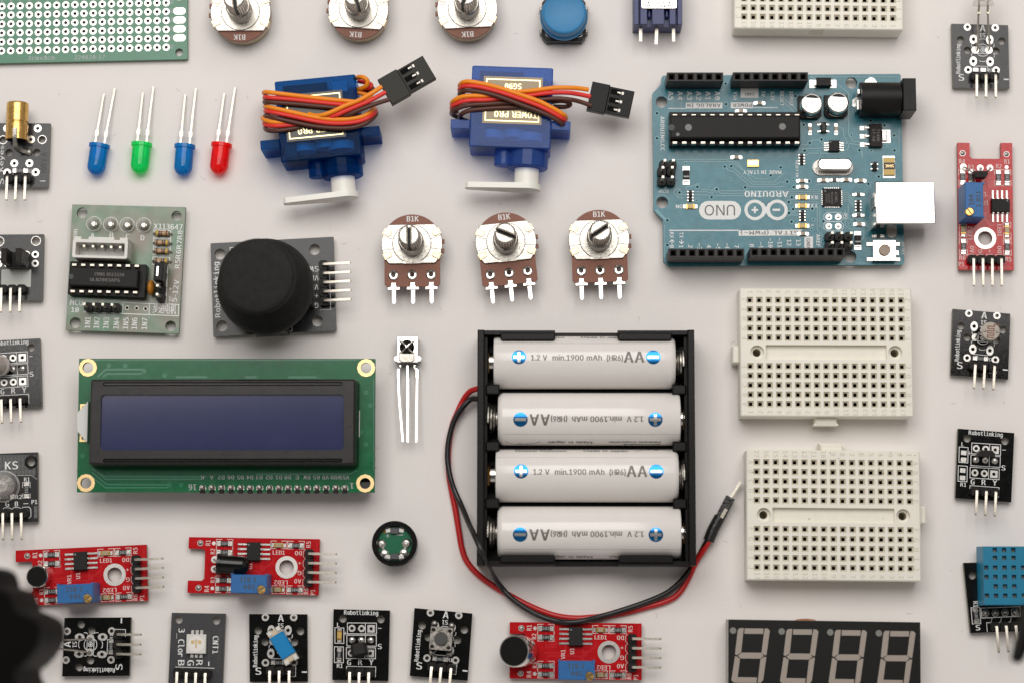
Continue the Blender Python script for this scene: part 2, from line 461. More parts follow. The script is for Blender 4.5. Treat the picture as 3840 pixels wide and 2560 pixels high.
def ra_header(o, pts, d, z, length, pitch=2.54, hz=1.15, tip=True, body=(2.5, 2.3), droop=0.0):
    """right-angle pin header: a plastic block per pin, the pin leaves its top and bends out over the board edge"""
    ang = math.degrees(math.atan2(d[1], d[0]))
    b = MB(M_blkp)
    for x, y in pts:
        cx, cy = x, y
        b.prism(rr(cx, cy, body[1], body[0], 0.45, ang, n=1), z, z + 2.5, ch=0.1)
    h = b.build('pin_header', o)
    for x, y in pts:
        p = MB(M_pin, M_pindk)
        z1 = z + 2.5 + hz
        P = [(x, y, z+1.0), (x, y, z1-0.35), (x+d[0]*0.12, y+d[1]*0.12, z1-0.1), (x+d[0]*0.4, y+d[1]*0.4, z1)]
        E = (x+d[0]*length, y+d[1]*length, z1 - droop)
        P.append(E); p.bar(P, 0.64)
        p.bar([E, (E[0]+d[0]*0.3, E[1]+d[1]*0.3, E[2])], 0.46, 1)
        p.build('pin', h)
    return h
def up_header(o, pts, z, hp=5.5, rot=0, hb=2.5, w=2.4):
    b = MB(M_blkp)
    for x, y in pts: b.prism(rr(x, y, w, w, 0.5, rot, n=1), z, z+hb, ch=0.12)
    h = b.build('pin_header', o)
    for x, y in pts:
        p = MB(M_pin); p.bar([(x, y, z+1), (x, y, z+hb+hp-0.4), (x, y, z+hb+hp)], 0.64); p.build('pin', h)
    return h
def trimmer(o, x, y, rot, z, sx_=1, sy_=-1):
    """tall blue multi-turn trimmer with a brass screw in its top"""
    b = MB(M_blue, M_ink)
    b.box(x, y, 9.5, 4.9, z+0.3, z+10.2, rot, ch=0.15)
    for s in (-1, 1):
        dx, dy = rot2(s*4.55, 2.5, rot); b.box(x+dx, y+dy, 0.5, 0.5, z+0.3, z+10.15, rot)
    b.text('W 104', *[a + c for a, c in zip((x, y), rot2(1.0, 1.3-2.1, rot))], 1.25, z+10.22, rot+180, m=1)
    b.text('1 011', *[a + c for a, c in zip((x, y), rot2(1.0-1.2, 1.3-0.2, rot))], 1.25, z+10.22, rot+180, m=1)
    t = b.build('trimmer', o)
    c = MB(M_brass, M_ink)
    dx, dy = rot2(sx_*3.45, sy_*1.45, rot)
    c.cyl(x+dx, y+dy, 1.12, z+10.2, z+11.2, 20, ch=0.15)
    c.box(x+dx, y+dy, 2.1, 0.26, z+11.19, z+11.215, rot+35, m=1)
    c.build('screw', t)
    return t
def pads(o, L, z, name='solder_pads', m=None):
    b = MB(m or M_tin)
    for it in L:
        x, y, r0, r1 = it[:4]; sy = it[4] if len(it) > 4 else 1.0; ro = it[5] if len(it) > 5 else 0
        b.ring(x, y, r0, r1, z+0.012, 20, sy=sy, rot=ro)
    return b.build(name, o)

# ------------------------------------------------------------------ green prototyping board
def perfboard():
    A = N(0, 0); z = 1.8
    a, b_ = unproj(*A(32, 470), z), unproj(*A(1527, 437), z); d = b_ - a
    F = Frame(b_, math.degrees(math.atan2(d.y, d.x)), z)
    o = thing('prototyping_board', 'green perforated prototyping board with rows of silver ringed holes', 'circuit board', F)
    P = 2.54
    holes = [circ(-P*i, P*j, 0.5, 12) for i in range(28) for j in range(6)]
    holes += [circ(x, y, 1.1, 20) for x, y in ((3.6, -1.5), (3.6, 14.3), (-72, -1.5), (-72, 14.3))]
    board(o, rr(-34.1, 6.5, 80, 20, 0.3), 0.2, z, M_perf, M_edgeg, holes)
    p = MB(M_tin)
    for i in range(28):
        for j in range(6): p.ring(-P*i, P*j, 0.5, 0.97, z+0.012, 18)
    for j in range(1, 5): p.flat(rr(3.7, P*j+0.08, 3.35, 1.95, 0.95), z+0.012)
    p.build('solder_pads', o)
    t = MB(M_silkg)
    t.text('2cmx8cm', *F.l(*A(380, 535)), 1.15, z+0.012, w=7.3)
    t.text('22402A-17', *F.l(*A(825, 528)), 1.15, z+0.012, w=8.4)
    for j in range(6): t.text('0%d' % (j+1), 1.65, P*j+0.25, 0.8, z+0.012, 90)
    for i in range(28): t.text('SRQPONMLKJIHGFEDCBAZYXWVUTSR'[i], -P*i, P*5+1.6, 0.8, z+0.012)
    t.build('printing', o)
perfboard()

# ------------------------------------------------------------------ potentiometers
def pot():
    A = N(1, 1); F = fr_pt(A(1432, 675), 0.9, 6.6)
    o = thing('potentiometer', 'rotary potentiometer with upright slot, under the left servo', 'potentiometer', F, 'rotary potentiometers')
    b = MB(M_zinc); b.cyl(0, 0, 7.9, 0, 4.8, 48, ch=0.3)
    b.build('can', o)
    wafer = []
    R = 8.2
    for i in range(-20, 201, 6): wafer.append((R*math.cos(math.radians(i)), R*math.sin(math.radians(i))))
    wafer += [(-7.5, -4.6), (-7.55, -10.9), (-6.9, -11.6), (6.9, -11.6), (7.55, -10.9), (7.5, -4.6)]
    hs = [circ(x, -8.45, 0.6, 14) for x in (-5.1, 0, 5.1)]
    b = MB(M_phen); b.prism(wafer, 4.8, 6.1, hs); 
    b.box(8.5, 0.7, 0.7, 1.1, 4.8, 6.0); b.box(8.4, -1.9, 0.7, 1.1, 4.8, 6.0)
    b.build('wafer', o)
    t = MB(M_silk); t.text('B1K', 0.3, 7.0, 1.5, 6.112, w=3.2); t.build('printing', o)
    b = MB(M_steel)
    pl = []
    for i in range(0, 360, 5):
        x, y = 8.25*math.cos(math.radians(i)), 8.25*math.sin(math.radians(i)); pl.append((x, max(-5.35, min(5.35, y))))
    q = []
    for p in pl:
        if not q or (abs(p[0]-q[-1][0]) + abs(p[1]-q[-1][1])) > 0.2: q.append(p)
    b.prism(q, 6.1, 6.75, ch=0.12)
    b.build('front_plate', o)
    b = MB(M_steel, M_ink)
    b.cyl(0, 0, 5.2, 6.75, 7.0, 48, ch=0.08)
    b.box(0, -4.9, 4.8, 1.0, 6.75, 6.9)
    for s in (1, -1):
        for a in (14, -14):
            p, q2 = rot2(s*5.35, 0, a*s), rot2(s*8.1, 0, (a+2)*s); b.line([p, q2], 0.13, 6.762, 1)
    b.ring(0, 0, 5.2, 5.32, 6.765, 40, m=1)
    b.build('washer', o)
    for a in (25, 155, 205, 335):
        c = MB(M_zinc)
        x, y = rot2(7.3, 0, a); c.prism(rr(x, y, 2.2, 1.7, 0.6, a), 6.75, 7.05, ch=0.1)
        x, y = rot2(8.25, 0, a); c.box(x, y, 0.35, 1.7, 3.0, 7.0, a)
        c.build('clip', o)
    b = MB(M_steel)
    pr = [(3.4, 6.9)]
    z = 7.4
    while z < 12.2: pr += [(3.4, z), (3.15, z+0.2), (3.4, z+0.4)]; z += 0.55
    pr += [(3.1, 12.7)]
    b.lathe(pr, None, 32); b.build('threaded_bush', o)
    sh = MB(M_steel, M_ink)
    n = 60; prof = [(2.95, 12.6), (2.95, 13.4)]
    sh.lathe(prof, None, 30)
    # knurled, split tip
    def half(sgn):
        pts = []
        m_ = 26
        for i in range(m_ + 1):
            a = -90 + 180 * i / m_; r = 2.95 if i % 2 else 2.72
            x, y = r*math.cos(math.radians(a)), r*math.sin(math.radians(a)); pts.append((max(x, 0.42)*sgn, y))
        return pts
    for s in (1, -1): sh.prism(half(s), 13.3, 20.6, ch=0.35)
    sh.box(0, 0, 0.9, 5.0, 13.3, 18.2, m=1)
    sh.build('shaft', o)
    for x in (-5.1, 0, 5.1):
        e = MB(M_nick)
        e.lathe([(1.35, 6.1), (1.35, 6.35), (1.05, 6.6), (0.68, 6.55), (0.6, 5.2)], Matrix.Translation((x, -8.45, 0)), 20, caps=False)
        rv_ = e.build('rivet', o)
    for x in (-5.1, 0.1, 5.15):
        e = MB(M_nick)
        e.box(x, -10.95, 1.4, 0.8, 6.1, 6.6, ch=0.15); e.box(x, -11.9, 3.3, 0.9, 5.2, 5.6, ch=0.1)
        e.box(x, -11.5, 1.4, 1.0, 5.5, 6.3)
        e.prism([(x-0.5, -12.3), (x+0.5, -12.3), (x+0.48, -15.6), (x+0.2, -16.1), (x-0.2, -16.1), (x-0.48, -15.6)], 4.6, 5.0)
        e.build('terminal', o)
    return o
p0 = pot()
T11, T21, T10, T00 = N(1, 1), N(2, 1), N(1, 0), N(0, 0)
for (pt, ang, sl, lab) in ((T11(2295, 657), 5.9, 62, 'rotary potentiometer with slot slanting down right, middle of the central row'),
                           (T21(799, 633), 1.7, -58, 'rotary potentiometer with slot slanting up right, beside the teal board'),
                           (T00(2211, 112), 180, 10, 'upside-down potentiometer cut by the top edge, nearest the green perforated board'),
                           (T10(941, 88), 176, 25, 'upside-down potentiometer at the top edge, between the two servos'),
                           (T10(1941, 84), 182.8, -20, 'upside-down potentiometer at the top edge, nearest the blue push button')):
    c = copy_tree(p0); place(c, fr_pt(pt, ang, 6.6)); c['label'] = lab
    for k in kids(c):
        if k.name.startswith('shaft'): k.rotation_euler = (0, 0, math.radians(sl))

# ------------------------------------------------------------------ four 5 mm light emitting diodes
def led_body(parent, mlens, mcore, M, name='lens'):
    pr = [(2.88, 0), (2.88, 0.95), (2.5, 1.0), (2.5, 6.2)]
    for i in range(1, 8):
        a = math.radians(i * 90 / 7.2); pr.append((2.5*math.cos(a), 6.2 + 2.45*math.sin(a)))
    b = MB(mlens); b.lathe(pr, M, 36); o = b.build(name, parent)
    c = MB(mcore); c.M = M
    c.box(-0.7, 0, 1.9, 1.1, 1.2, 3.4); c.lathe([(0.5, 2.6), (1.25, 4.1), (1.2, 4.2)], Matrix.Translation((-0.4, 0, 0)), 12); c.box(1.25, 0, 0.7, 0.6, 1.2, 3.9)
    c.build('die_cup', o)
    return o
def five_led(flange, ang, z, col, core, lab, cname):
    F = fr_pt(flange, -ang, 3.2)
    o = thing('light_emitting_diode', lab, 'LED', F, 'four coloured diodes in a row')
    m = tinted('lens_' + cname, tuple(min(1.0, c*1.2 + 0.03) for c in col), col, 0.45, 0.12, 0.6); mc = mat('core_' + cname, core, 0.3)
    M = Matrix.Translation((0, 0.3, 2.9)) @ Matrix.Rotation(math.radians(90), 4, 'X')
    led_body(o, m, mc, M)
    for x, L in ((-1.27, 14.9), (1.27, 16.8)):
        b = MB(M_pin)
        b.bar([(x, 0.1, 2.9), (x, 3, 2.6), (x*1.05, L*0.6, 1.6), (x*1.1, L, 0.5)], 0.52)
        b.box(x, 3.4, 0.95, 1.5, 2.2, 2.75)
        b.build('lead', o)
A = N(0, 0)
five_led(A(913, 1337), 6.9, 3, (0.001, 0.27, 0.66), (0.15, 0.70, 1.0), 'leftmost of the two blue diodes', 'blue')
five_led(A(1301, 1325), 3.8, 3, (0.01, 0.80, 0.20), (0.25, 0.85, 0.30), 'green translucent diode lying on the paper', 'green')
five_led(A(1697, 1342), 3.4, 3, (0.001, 0.27, 0.66), (0.15, 0.70, 1.0), 'blue diode between the green and the red one', 'blue')
five_led(A(2035, 1330), 6.0, 3, (1.0, 0.012, 0.014), (1.0, 0.20, 0.08), 'red translucent diode lying on the paper', 'red')

# ------------------------------------------------------------------ blue push button
def push_button():
    A = N(2, 0); F = fr_pt(A(476, 180), 0, 4)
    o = thing('push_button', 'square black push button under a round blue cap', 'push button', F)
    b = MB(M_blkp, M_nick); b.prism([(-6, -4.8), (-4.9, -6.1), (4.9, -6.1), (6, -4.8), (6, 4.8), (4.9, 6.1), (-4.9, 6.1), (-6, 4.8)], 0, 3.9, ch=0.1)
    b.build('body', o)
    f = MB(M_nick); f.box(0, 0, 10.4, 10.4, 3.9, 4.1, r=1.2); f.build('frame', o)
    f = MB(M_blkp); f.box(0, 0, 10.0, 10.0, 4.1, 4.25, r=1.0); f.cyl(0, 0, 3.3, 4.2, 6.2); f.build('plunger', o)
    for s in (-1, 1):
        for t_ in (-3.2, 3.2):
            g = MB(M_soldd); g.box(s*6.35, t_, 0.7, 0.9, 0.2, 3.2, ch=0.2); g.build('leg', o)
    m = mat('cap_blue', (0.025, 0.20, 0.42), 0.42, ior=0.4, var=0.05, vs=0.5, speck=(1.3, 0.72, (0.04, 0.24, 0.46)))
    c = MB(m)
    c.lathe([(6.1, 5.2), (6.5, 5.6), (6.55, 6.6), (6.4, 7.2), (6.05, 7.5), (6.0, 10.6), (5.85, 11.0), (5.5, 11.15), (5.3, 11.05)], None, 64)
    c.build('cap', o)
push_button()

# ------------------------------------------------------------------ blue toggle switch at the top edge
def toggle():
    A = N(2, 0); F = fr_pt(A(1343, 225), -0.3, 9.5)
    o = thing('toggle_switch', 'dark blue toggle switch with metal plate and three pins', 'switch', F)
    m = mat('switch_blue', (0.018, 0.028, 0.13), 0.4, var=0.12, vs=1)
    b = MB(m)
    b.box(0, 6.5, 13.3, 13.0, 0.3, 6.6)
    for x, w in ((-5.95, 1.3), (-3.95, 1.9), (0, 3.3), (3.95, 1.7), (5.95, 1.3)): b.box(x, 6.5, w, 13.0, 6.6, 9.5 if abs(x) < 5 else 9.2, ch=0.1)
    for x in (-2.35, 2.45): b.box(x, 7.5, 0.9, 10.5, 6.6, 8.2, ch=0.3)
    b.build('body', o)
    b = MB(M_nick, M_inkg); b.box(0.25, 8.8, 9.7, 9.0, 9.5, 9.95, ch=0.1, r=0.5)
    x, y = F.l(*A(1350, 44), 10)
    b.text('6A125VAC', x, y, 1.75, 9.965, w=8.9, m=1); b.text('3A250VAC', x, y+2.7, 1.75, 9.965, w=8.9, m=1)
    b.build('face_plate', o)
    for i, x in enumerate((-4.6, -0.15, 4.45)):
        g = MB(M_pin); g.bar([(x, 0.4, 5.0), (x - (0.0, .2, 0)[i], -3.6 - (0, .8, 0)[i], 4.6)], 0.85); g.build('pin', o)
    g = MB(M_steel); My = Matrix.Translation((0, 13, 5)) @ Matrix.Rotation(math.radians(-90), 4, 'X')
    g.lathe([(3, 0), (3, 8)], My, 24); g.build('threaded_bush', o)
    g = MB(M_nick); g.lathe([(1.1, 0), (1.6, 10)], Matrix.Translation((0, 20, 5)) @ Matrix.Rotation(math.radians(-75), 4, 'X'), 16); g.build('lever', o)
toggle()

# ------------------------------------------------------------------ breadboards
def breadboard():
    F = Frame((0, 0), 0, 8.6)
    o = thing('breadboard', 'x', 'breadboard', F, 'small cream breadboards')
    H = 8.6; P = 2.54; out = rr(0, 0, 46.2, 34.6, 0.4)
    sq = []
    rows = [13.97 - P*i for i in range(5)] + [-13.97 + P*i for i in range(5)]
    cells = [((i-8)*P, y) for i in range(17) for y in rows]
    top = [rr(x, y, 1.72, 1.72) for x, y in cells]
    trough = rr(0, 0, 32.4, 3.9, 0.2); cc = [circ(s*18.5, 0, 1.85, 24) for s in (-1, 1)]
    b = MB(M_cream, M_wellshade, M_hole)
    t2 = inset(ccw(out), 0.3)
    b.wall(ccw(out), ccw(out), 0.8, H-0.3); b.wall(ccw(out), t2, H-0.3, H)
    b.flat(t2, H, top + [trough] + cc)
    b.flat(out, 0.8, up=False)
    for x, y in cells:
        a, c = ccw(rr(x, y, 1.72, 1.72)), ccw(rr(x, y, 0.9, 0.9))
        b.wall(a, c, H, H-0.75, 1); b.wall(c, c, H-0.75, H-3.5, 2); b.flat(c, H-3.5, m=2)
    tr = ccw(trough); b.wall(tr, tr, H, H-1.5); b.flat(tr, H-1.5)
    for s in (-1, 1):
        a, c = circ(s*18.5, 0, 1.85, 24), circ(s*18.5, 0, 1.1, 24)
        b.wall(a, a, H, H-1.4); b.ring(s*18.5, 0, 1.1, 1.85, H-1.4, 24); b.wall(c, c, H-1.4, 1.0, 1); b.flat(c, 1.0, m=1)
    b.build('body', o)
    b = MB(M_white); b.box(0, 0, 45.6, 34.0, 0, 0.8); b.build('adhesive_pad', o)
    t = MB(M_creamd)
    for i in range(17):
        for y in (16.2, -16.2): t.text(str(i+1), (i-8)*P, y, 1.25, H+0.012, 90)
    for k, ch in enumerate('JIHGFABCDE'):
        y = rows[k]
        for x in (-21.9, 21.95): t.text(ch, x, y, 1.3, H+0.012, 90)
    t.build('printing', o)  # moulded characters, drawn flat with their relief shade as colour
    b = MB(M_cream); b.box(0, -18.2, 5.8, 2.0, 1.0, 6.2, ch=0.3); b.prism([(-3.4, -19.4), (3.4, -19.4), (2.9, -18.6), (-2.9, -18.6)], 1.0, 6.0); b.build('side_tab', o)
    b = MB(M_cream); b.box(-24.0, -0.4, 1.9, 4.6, 1.0, 6.4, ch=0.3); b.build('side_tab', o)
    b = MB(M_wellshade); b.box(0.3, 17.31, 3.8, 0.06, 3.0, 7.9); b.build('side_notch', o)  # thin slab, the notch's shade put into its darker colour
    return o
bb = breadboard()
def bbfit(o, tl, tr, bl, br, flip):
    F = fr_corners([tl, tr, br, bl], 8.6)
    if flip: F.ang += 180
    place(o, F)
A, B = N(2, 1), N(3, 1); C_, D_ = N(2, 2), N(3, 2); E_, G_ = N(2, 3), N(3, 3)
bbfit(bb, A(2187, 1190), B(1225, 1193), C_(2195, 572), D_(1238, 578), False)
bb['label'] = 'upper of the two whole cream breadboards, just under the teal board'
b2 = copy_tree(bb); bbfit(b2, C_(2250, 1107), D_(1300, 1117), E_(2252, 503), G_(1310, 518), True)
st = MB(mat('stain_brown', (0.30, 0.19, 0.10), 0.7))
for i in range(34): st.flat(circ(random.uniform(-22, 22), random.choice((random.uniform(-17, -15), random.uniform(-1.6, 1.6), random.uniform(-17, -10))), random.uniform(0.06, 0.2), 7), 8.62)
st.build('residue', b2)
b2['label'] = 'lower cream breadboard with faint brown specks, above the digit display'
b3 = copy_tree(bb)
A0, B0 = N(2, 0), N(3, 0)
a, c = unproj(*A0(2133, 155), 8.6), unproj(*B0(1150, 170), 8.6); d = c - a
ang = math.degrees(math.atan2(d.y, d.x)); off = rot2(0, 13.97*K, ang)
place(b3, Frame((a + c)/2 + Vector(off), ang + 180, 8.6)); b3['label'] = 'cream breadboard cut off by the top edge of the photo'

# ------------------------------------------------------------------ teal microcontroller board
def uno():
    zt = 3.4; zb = 1.8
    Z1, Z2, Z3, Z4 = Z(2430, 250, 4.6118), Z(2940, 250, 4.6118), Z(2430, 590, 4.6118), Z(2940, 660, 4.6118)
    F = fr_corners([Z1(75, 150), Z2(2020, 130), N(3, 1)(1255, 865), N(2, 1)(1295, 885)], zt); F.ang = -0.15
    o = thing('microcontroller_board', 'large teal microcontroller board with silver connector and long chip', 'circuit board', F)
    q1, q2, q3, q4 = (mirror_q(F, z) for z in (Z1, Z2, Z3, Z4))
    tA, tB = mirror_q(F, N(2, 1)), mirror_q(F, N(3, 1)); tC, tD = mirror_q(F, N(2, 0)), mirror_q(F, N(3, 0))
    out = [q1(75, 470), q1(225, 310), q1(235, 190), q1(265, 160), q2(1990, 130), q2(2020, 150), tB(1252, 840), tB(1240, 862), tB(1225, 868),
           tA(1440, 880), tA(1390, 835), tA(1385, 455), tA(1300, 370), q3(90, 200)]
    holes = [circ(*q1(233, 618), 1.62, 28), circ(*q2(1165, 285), 1.62, 28), circ(*q3(245, 785), 1.62, 28), circ(*tB(757, 793), 1.65, 28)]
    bd = board(o, out, zb, zt, M_teal, M_edgeT, holes)
    # copper traces under the mask
    tr = MB(M_tealt, M_teald); z = zt + 0.014; zz = zt + 0.004
    def T(q, pts, w=0.32): 
        P_ = [q(*p) for p in pts]; tr.line(P_, w+0.22, zz, 1); tr.line(P_, w, z)
    T(q3, [(440, 40), (1380, 40), (1480, 0)]); T(q3, [(600, 75), (1450, 80), (1740, 300), (1900, 380), (2090, 380)]); T(q3, [(1480, 60), (1560, 110), (1820, 430), (2180, 430), (2352, 280)])
    T(q3, [(1440, 160), (1480, 190), (1800, 470), (2230, 470), (2260, 435), (2352, 435)]); T(q3, [(1330, 165), (1400, 240), (1480, 245), (1770, 515), (2352, 515)])
    T(q3, [(800, 600), (1030, 600), (1080, 625), (1110, 625), (1190, 560)]); T(q3, [(1260, 580), (1290, 583), (2352, 583)]); T(q3, [(920, 565), (1070, 565), (1100, 590), (1180, 510)])
    T(q3, [(530, 655), (1030, 655), (1070, 700)]); T(q3, [(1150, 670), (1650, 668), (2352, 668)]); T(q3, [(1190, 560), (1260, 630), (1660, 630), (2352, 630)])
    T(q3, [(620, 705), (530, 705), (450, 620), (450, 590), (500, 545), (570, 560)]); T(q3, [(660, 560), (660, 520), (700, 505), (790, 500), (850, 460), (890, 470)])
    T(q3, [(150, 690), (200, 650), (290, 655), (370, 730)]); T(q3, [(150, 920), (300, 1080)], 0.8)
    for i in range(6):
        T(q1, [(415+161*i, 500), (415+161*i, 780)], 0.25)
    for i in range(8): T(q4, [(0, 270+26*i - (i > 3)*40 + i*9), (80+10*i, 240+26*i + i*9), (500, 240+26*i+i*9), (640, 240+26*i+i*9)], 0.2)
    for i in range(6): T(q4, [(1010, 290+30*i), (1110, 290+30*i), (1200, 400+30*i), (1200, 560 + 40*i), (1330, 690+24*i), (1440, 800+24*i)], 0.2)
    for i in range(5): T(q4, [(760+45*i, 200), (760+45*i, 170-24*i), (740+40*i, 150-24*i), (560, 150-26*i)], 0.2)
    for i in range(5): T(q4, [(0, 540+44*i), (60+20*i, 600+20*i), (250, 600+24*i)], 0.22)
    T(q4, [(575, 470), (575, 930), (680, 1060)]); T(q4, [(620, 520), (620, 860), (700, 930)]); T(q4, [(1060, 600), (1060, 860), (1140, 920), (1330, 920), (1380, 960), (1380, 1080), (1240, 1180)])
    T(q4, [(1110, 500), (1110, 740), (1180, 770), (1300, 770), (1450, 920)])
    T(q2, [(0, 620), (170, 780)]); T(q2, [(0, 560), (260, 790)]); T(q2, [(930, 300), (1120, 470), (1120, 1180), (1200, 1300), (1300, 1300)]); T(q2, [(300, 1350), (390, 1360), (470, 1280), (590, 1270), (650, 1330), (690, 1360)])
    T(q2, [(300, 1420), (480, 1420), (690, 1410)]); T(q2, [(1040, 1330), (1100, 1330), (1030, 1180), (1020, 1080), (930, 1030)]); T(q2, [(330, 1560), (440, 1500), (920, 1510), (1100, 1440), (1130, 1330), (1300, 1360)])
    T(q2, [(460, 190), (560, 220), (900, 220)]); T(q2, [(1350, 1560), (1350, 1480), (1300, 1450)], 0.5); T(q2, [(1990, 180), (1990, 1560)], 0.25); T(q2, [(450, 180), (1980, 180)], 0.25)
    T(q4, [(1240, 1510), (1400, 1510)]); T(q4, [(840, 1540), (1050, 1530)])
    T(tA, [(1400, 500), (1400, 830), (1450, 868), (2352, 868)], 0.25)
    tr.build('copper_traces', bd)
    rnd = random.Random(5)
    def fan(q, x0, y0, x1, y1, n, dx, dy, bend):
        for i in range(n):
            a, c_ = (x0+dx*i, y0+dy*i), (x1+dx*i, y1+dy*i); m_ = (a[0]+(c_[0]-a[0])*bend, a[1]); T(q, [a, m_, c_, (c_[0], c_[1]+rnd.uniform(10, 60))], 0.2)
    fan(q1, 470, 1480, 700, 1560, 8, 60, -3, 0.3); fan(q2, 20, 1560, 200, 1500, 6, 18, 26, 0.4); fan(q2, 430, 1200, 560, 1290, 5, 34, -4, 0.5)
    fan(q4, 60, 250, 420, 180, 7, 10, 24, 0.6); fan(q4, 1030, 120, 1300, 30, 5, 12, 30, 0.4); fan(q4, 430, 640, 640, 900, 4, -26, 18, 0.3); fan(q3, 1750, 0, 1850, 120, 7, 70, 0, 0.2)
    fan(q2, 1140, 1100, 1250, 1180, 4, 20, 30, 0.5); fan(q3, 1900, 120, 2100, 60, 5, 12, 28, 0.5)
    vi = MB(M_tealt, M_hole)
    def V(q, pts, r=0.33):
        for x, y in pts:
            X, Y = q(x, y); vi.ring(X, Y, r, r+0.3, zt+0.024, 14); vi.disc(X, Y, r, zt+0.028, 12, 1)
    V(q1, [(1343, 298), (1348, 655), (155, 810), (157, 1243)]); V(q3, [(853, 517), (1188, 558), (545, 615), (1100, 693), (1680, 525), (1327, 165), (1440, 157), (2122, 318), (335, 1095), (335, 1523), (2295, 178)]); V(q3, [(650, 110), (1435, 385), (838, 748)], 0.2)
    V(q2, [(197, 515), (340, 1010), (445, 1325), (650, 1265), (357, 1457), (1304, 1450), (1905, 1193), (1910, 1455), (1497, 940), (1740, 1022)]); V(q2, [(607, 1482), (1168, 1188), (1508, 1458), (1747, 1378), (1337, 905), (1898, 938)], 0.2)
    V(q4, [(55, 105), (435, 92), (168, 197), (137, 375), (83, 457), (157, 577), (87, 645), (130, 797), (490, 573), (680, 787), (1460, 143), (1637, 17)]); V(q4, [(160, 60), (1320, 177), (508, 760), (475, 925), (1147, 838), (668, 1138), (1443, 1338)], 0.2)
    vi.build('via_holes', bd)
    # white printing
    s = MB(M_silk, M_inkg, M_teal); z = zt + 0.034; z2 = zt + 0.046
    def tx(q, t_, x, y, hpx, rot=0, wpx=None, m=0, zz_=None): s.text(t_, *q(x, y), hpx/(4.6118*13.85), zz_ or z, rot, w=wpx/(4.6118*13.85) if wpx else None, m=m)
    for i in range(6): tx(q1, 'A%d' % (5-i), 395+160.5*i, 508, 88, -90, 150)
    tx(q1, 'Vin', 1512, 510, 70, -90, 140); tx(q1, '5V', 1995, 478, 62, -90, 100); tx(q1, '3.3V', 2155, 512, 62, -90, 165); tx(q1, 'RESET', 2318, 560, 62, -90, 260)
    tx(q2, 'IOREF', 127, 560, 62, -90, 265)
    s.flat([q1(1603, 368), q1(1908, 368), q1(1908, 543), q1(1603, 543)], z); tx(q1, 'GND', 1757, 482, 48, 180, 160, 1, z2)
    s.flat([q1(655, 628), q1(1287, 628), q1(1287, 727), q1(655, 727)], z); tx(q1, 'ANALOG IN', 968, 675, 66, 180, 580, 1, z2)
    s.flat([q1(1432, 622), q1(1812, 622), q1(1812, 725), q1(1432, 725)], z); tx(q1, 'POWER', 1628, 672, 62, 180, 330, 1, z2)
    s.line([q1(350, 727), q1(655, 727)], 0.2, z); s.line([q1(1812, 713), q1(2240, 713)], 0.2, z)
    tx(q1, 'ARDUINO.CC', 250, 1160, 68, -90, 610)
    tx(q3, 'ICSP', 272, 595, 48, 180, 180); tx(q3, 'ON', 540, 855, 62, 180, 115)
    tx(q3, 'MADE IN ITALY', 1975, 262, 62, 180, 660); tx(q3, 'ARDUINO', 2050, 640, 100, 180, 760)
    s.flat(rr(*q3(1245, 920), 11.5, 5.15, 2.57), z); s.text('UNO', *q3(1242, 920), 2.9, z2, 180, w=8.3, m=1, fn='t'); 
    for cx, sg in ((1848, 1), (2235, -1)):  # the two loops of the emblem
        x, y = q3(cx, 915); s.ring(x, y, 2.0, 2.85, z, 40)
    x, y = q3(2041, 915); s.line([(x-0.95, y+1.5), (x+0.95, y-1.5)], 0.85, z+0.004); s.line([(x-0.95, y-1.5), (x+0.95, y+1.5)], 0.85, z+0.006)
    x, y = q3(1848, 915); s.line([(x-0.7, y), (x+0.7, y)], 0.55, z); s.line([(x, y-0.7), (x, y+0.7)], 0.55, z)
    x, y = q3(2220, 913); s.line([(x-0.8, y), (x+0.8, y)], 0.6, z)
    s.line([q3(375, 1268), q3(1560, 1268)], 0.3, z)
    s.flat([q3(1567, 1268), tB(313, 543), tB(313, 598), q3(1567, 1362)], z+0.009); tx(q3, 'DIGITAL (PWM~)', 2190, 1308, 66, 180, 1180, 1, z+0.016)
    tx(q3, 'RX', 412, 1348, 66, -90, 100); tx(q3, 'TX', 577, 1348, 66, -90, 100)
    for cx, dy in ((415, -1), (580, 1)):
        a, b_ = q3(cx, 1430 if dy < 0 else 1500), q3(cx, 1500 if dy < 0 else 1430)
        s.line([a, b_], 0.22, z); s.line([(a[0]-0.6, a[1]+0.6*dy), a, (a[0]+0.6, a[1]+0.6*dy)], 0.22, z)
    for i, t_ in enumerate(('0', '1', '2', '~3', '4', '~5', '~6', '7')): tx(q3, t_, 412+160*i, 1545, 74, -90)
    for i, t_ in enumerate(('8', '~9', '~10', '~11', '12', '13')): tx(q3, t_, 1795+161*i, 1530-(i > 1)*50, 74, -90)
    s.flat([q4(352, 1052), q4(502, 1052), q4(502, 1250), q4(352, 1250)], z); tx(q4, 'GND', 420, 1165, 62, -90, 160, 1, z2)
    tx(q4, 'AREF', 590, 1120, 66, -90, 220); tx(q4, 'RX', 520, 370, 62, 180, 120); tx(q4, 'TX', 520, 517, 62, 180, 120); tx(q4, 'L', 492, 865, 52, -90)
    tx(q4, 'JP2', 1068, 695, 52, -90, 120); tx(q4, 'RESET', 2062, 1262, 42, -90, 220); tx(q2, 'RESET EN', 225, 1770, 42, -90, 290)
    for cy in (713, 873):
        P_ = [(690, cy-40), (740, cy-78), (980, cy-78), (1025, cy-35), (1025, cy+35), (980, cy+78), (740, cy+78), (690, cy+40)]
        s.line([q4(*p) for p in P_], 0.12, z, closed=True)
    s.build('printing', bd)
    pd = MB(M_tin)
    for c_ in ((775, 713), (937, 713), (775, 873), (937, 873)): pd.prism(circ(*q4(*c_), 0.92, 8, 0.39), zt, zt+0.03); pd.blob(*q4(*c_), 0.45, 0.25, zt+0.03)
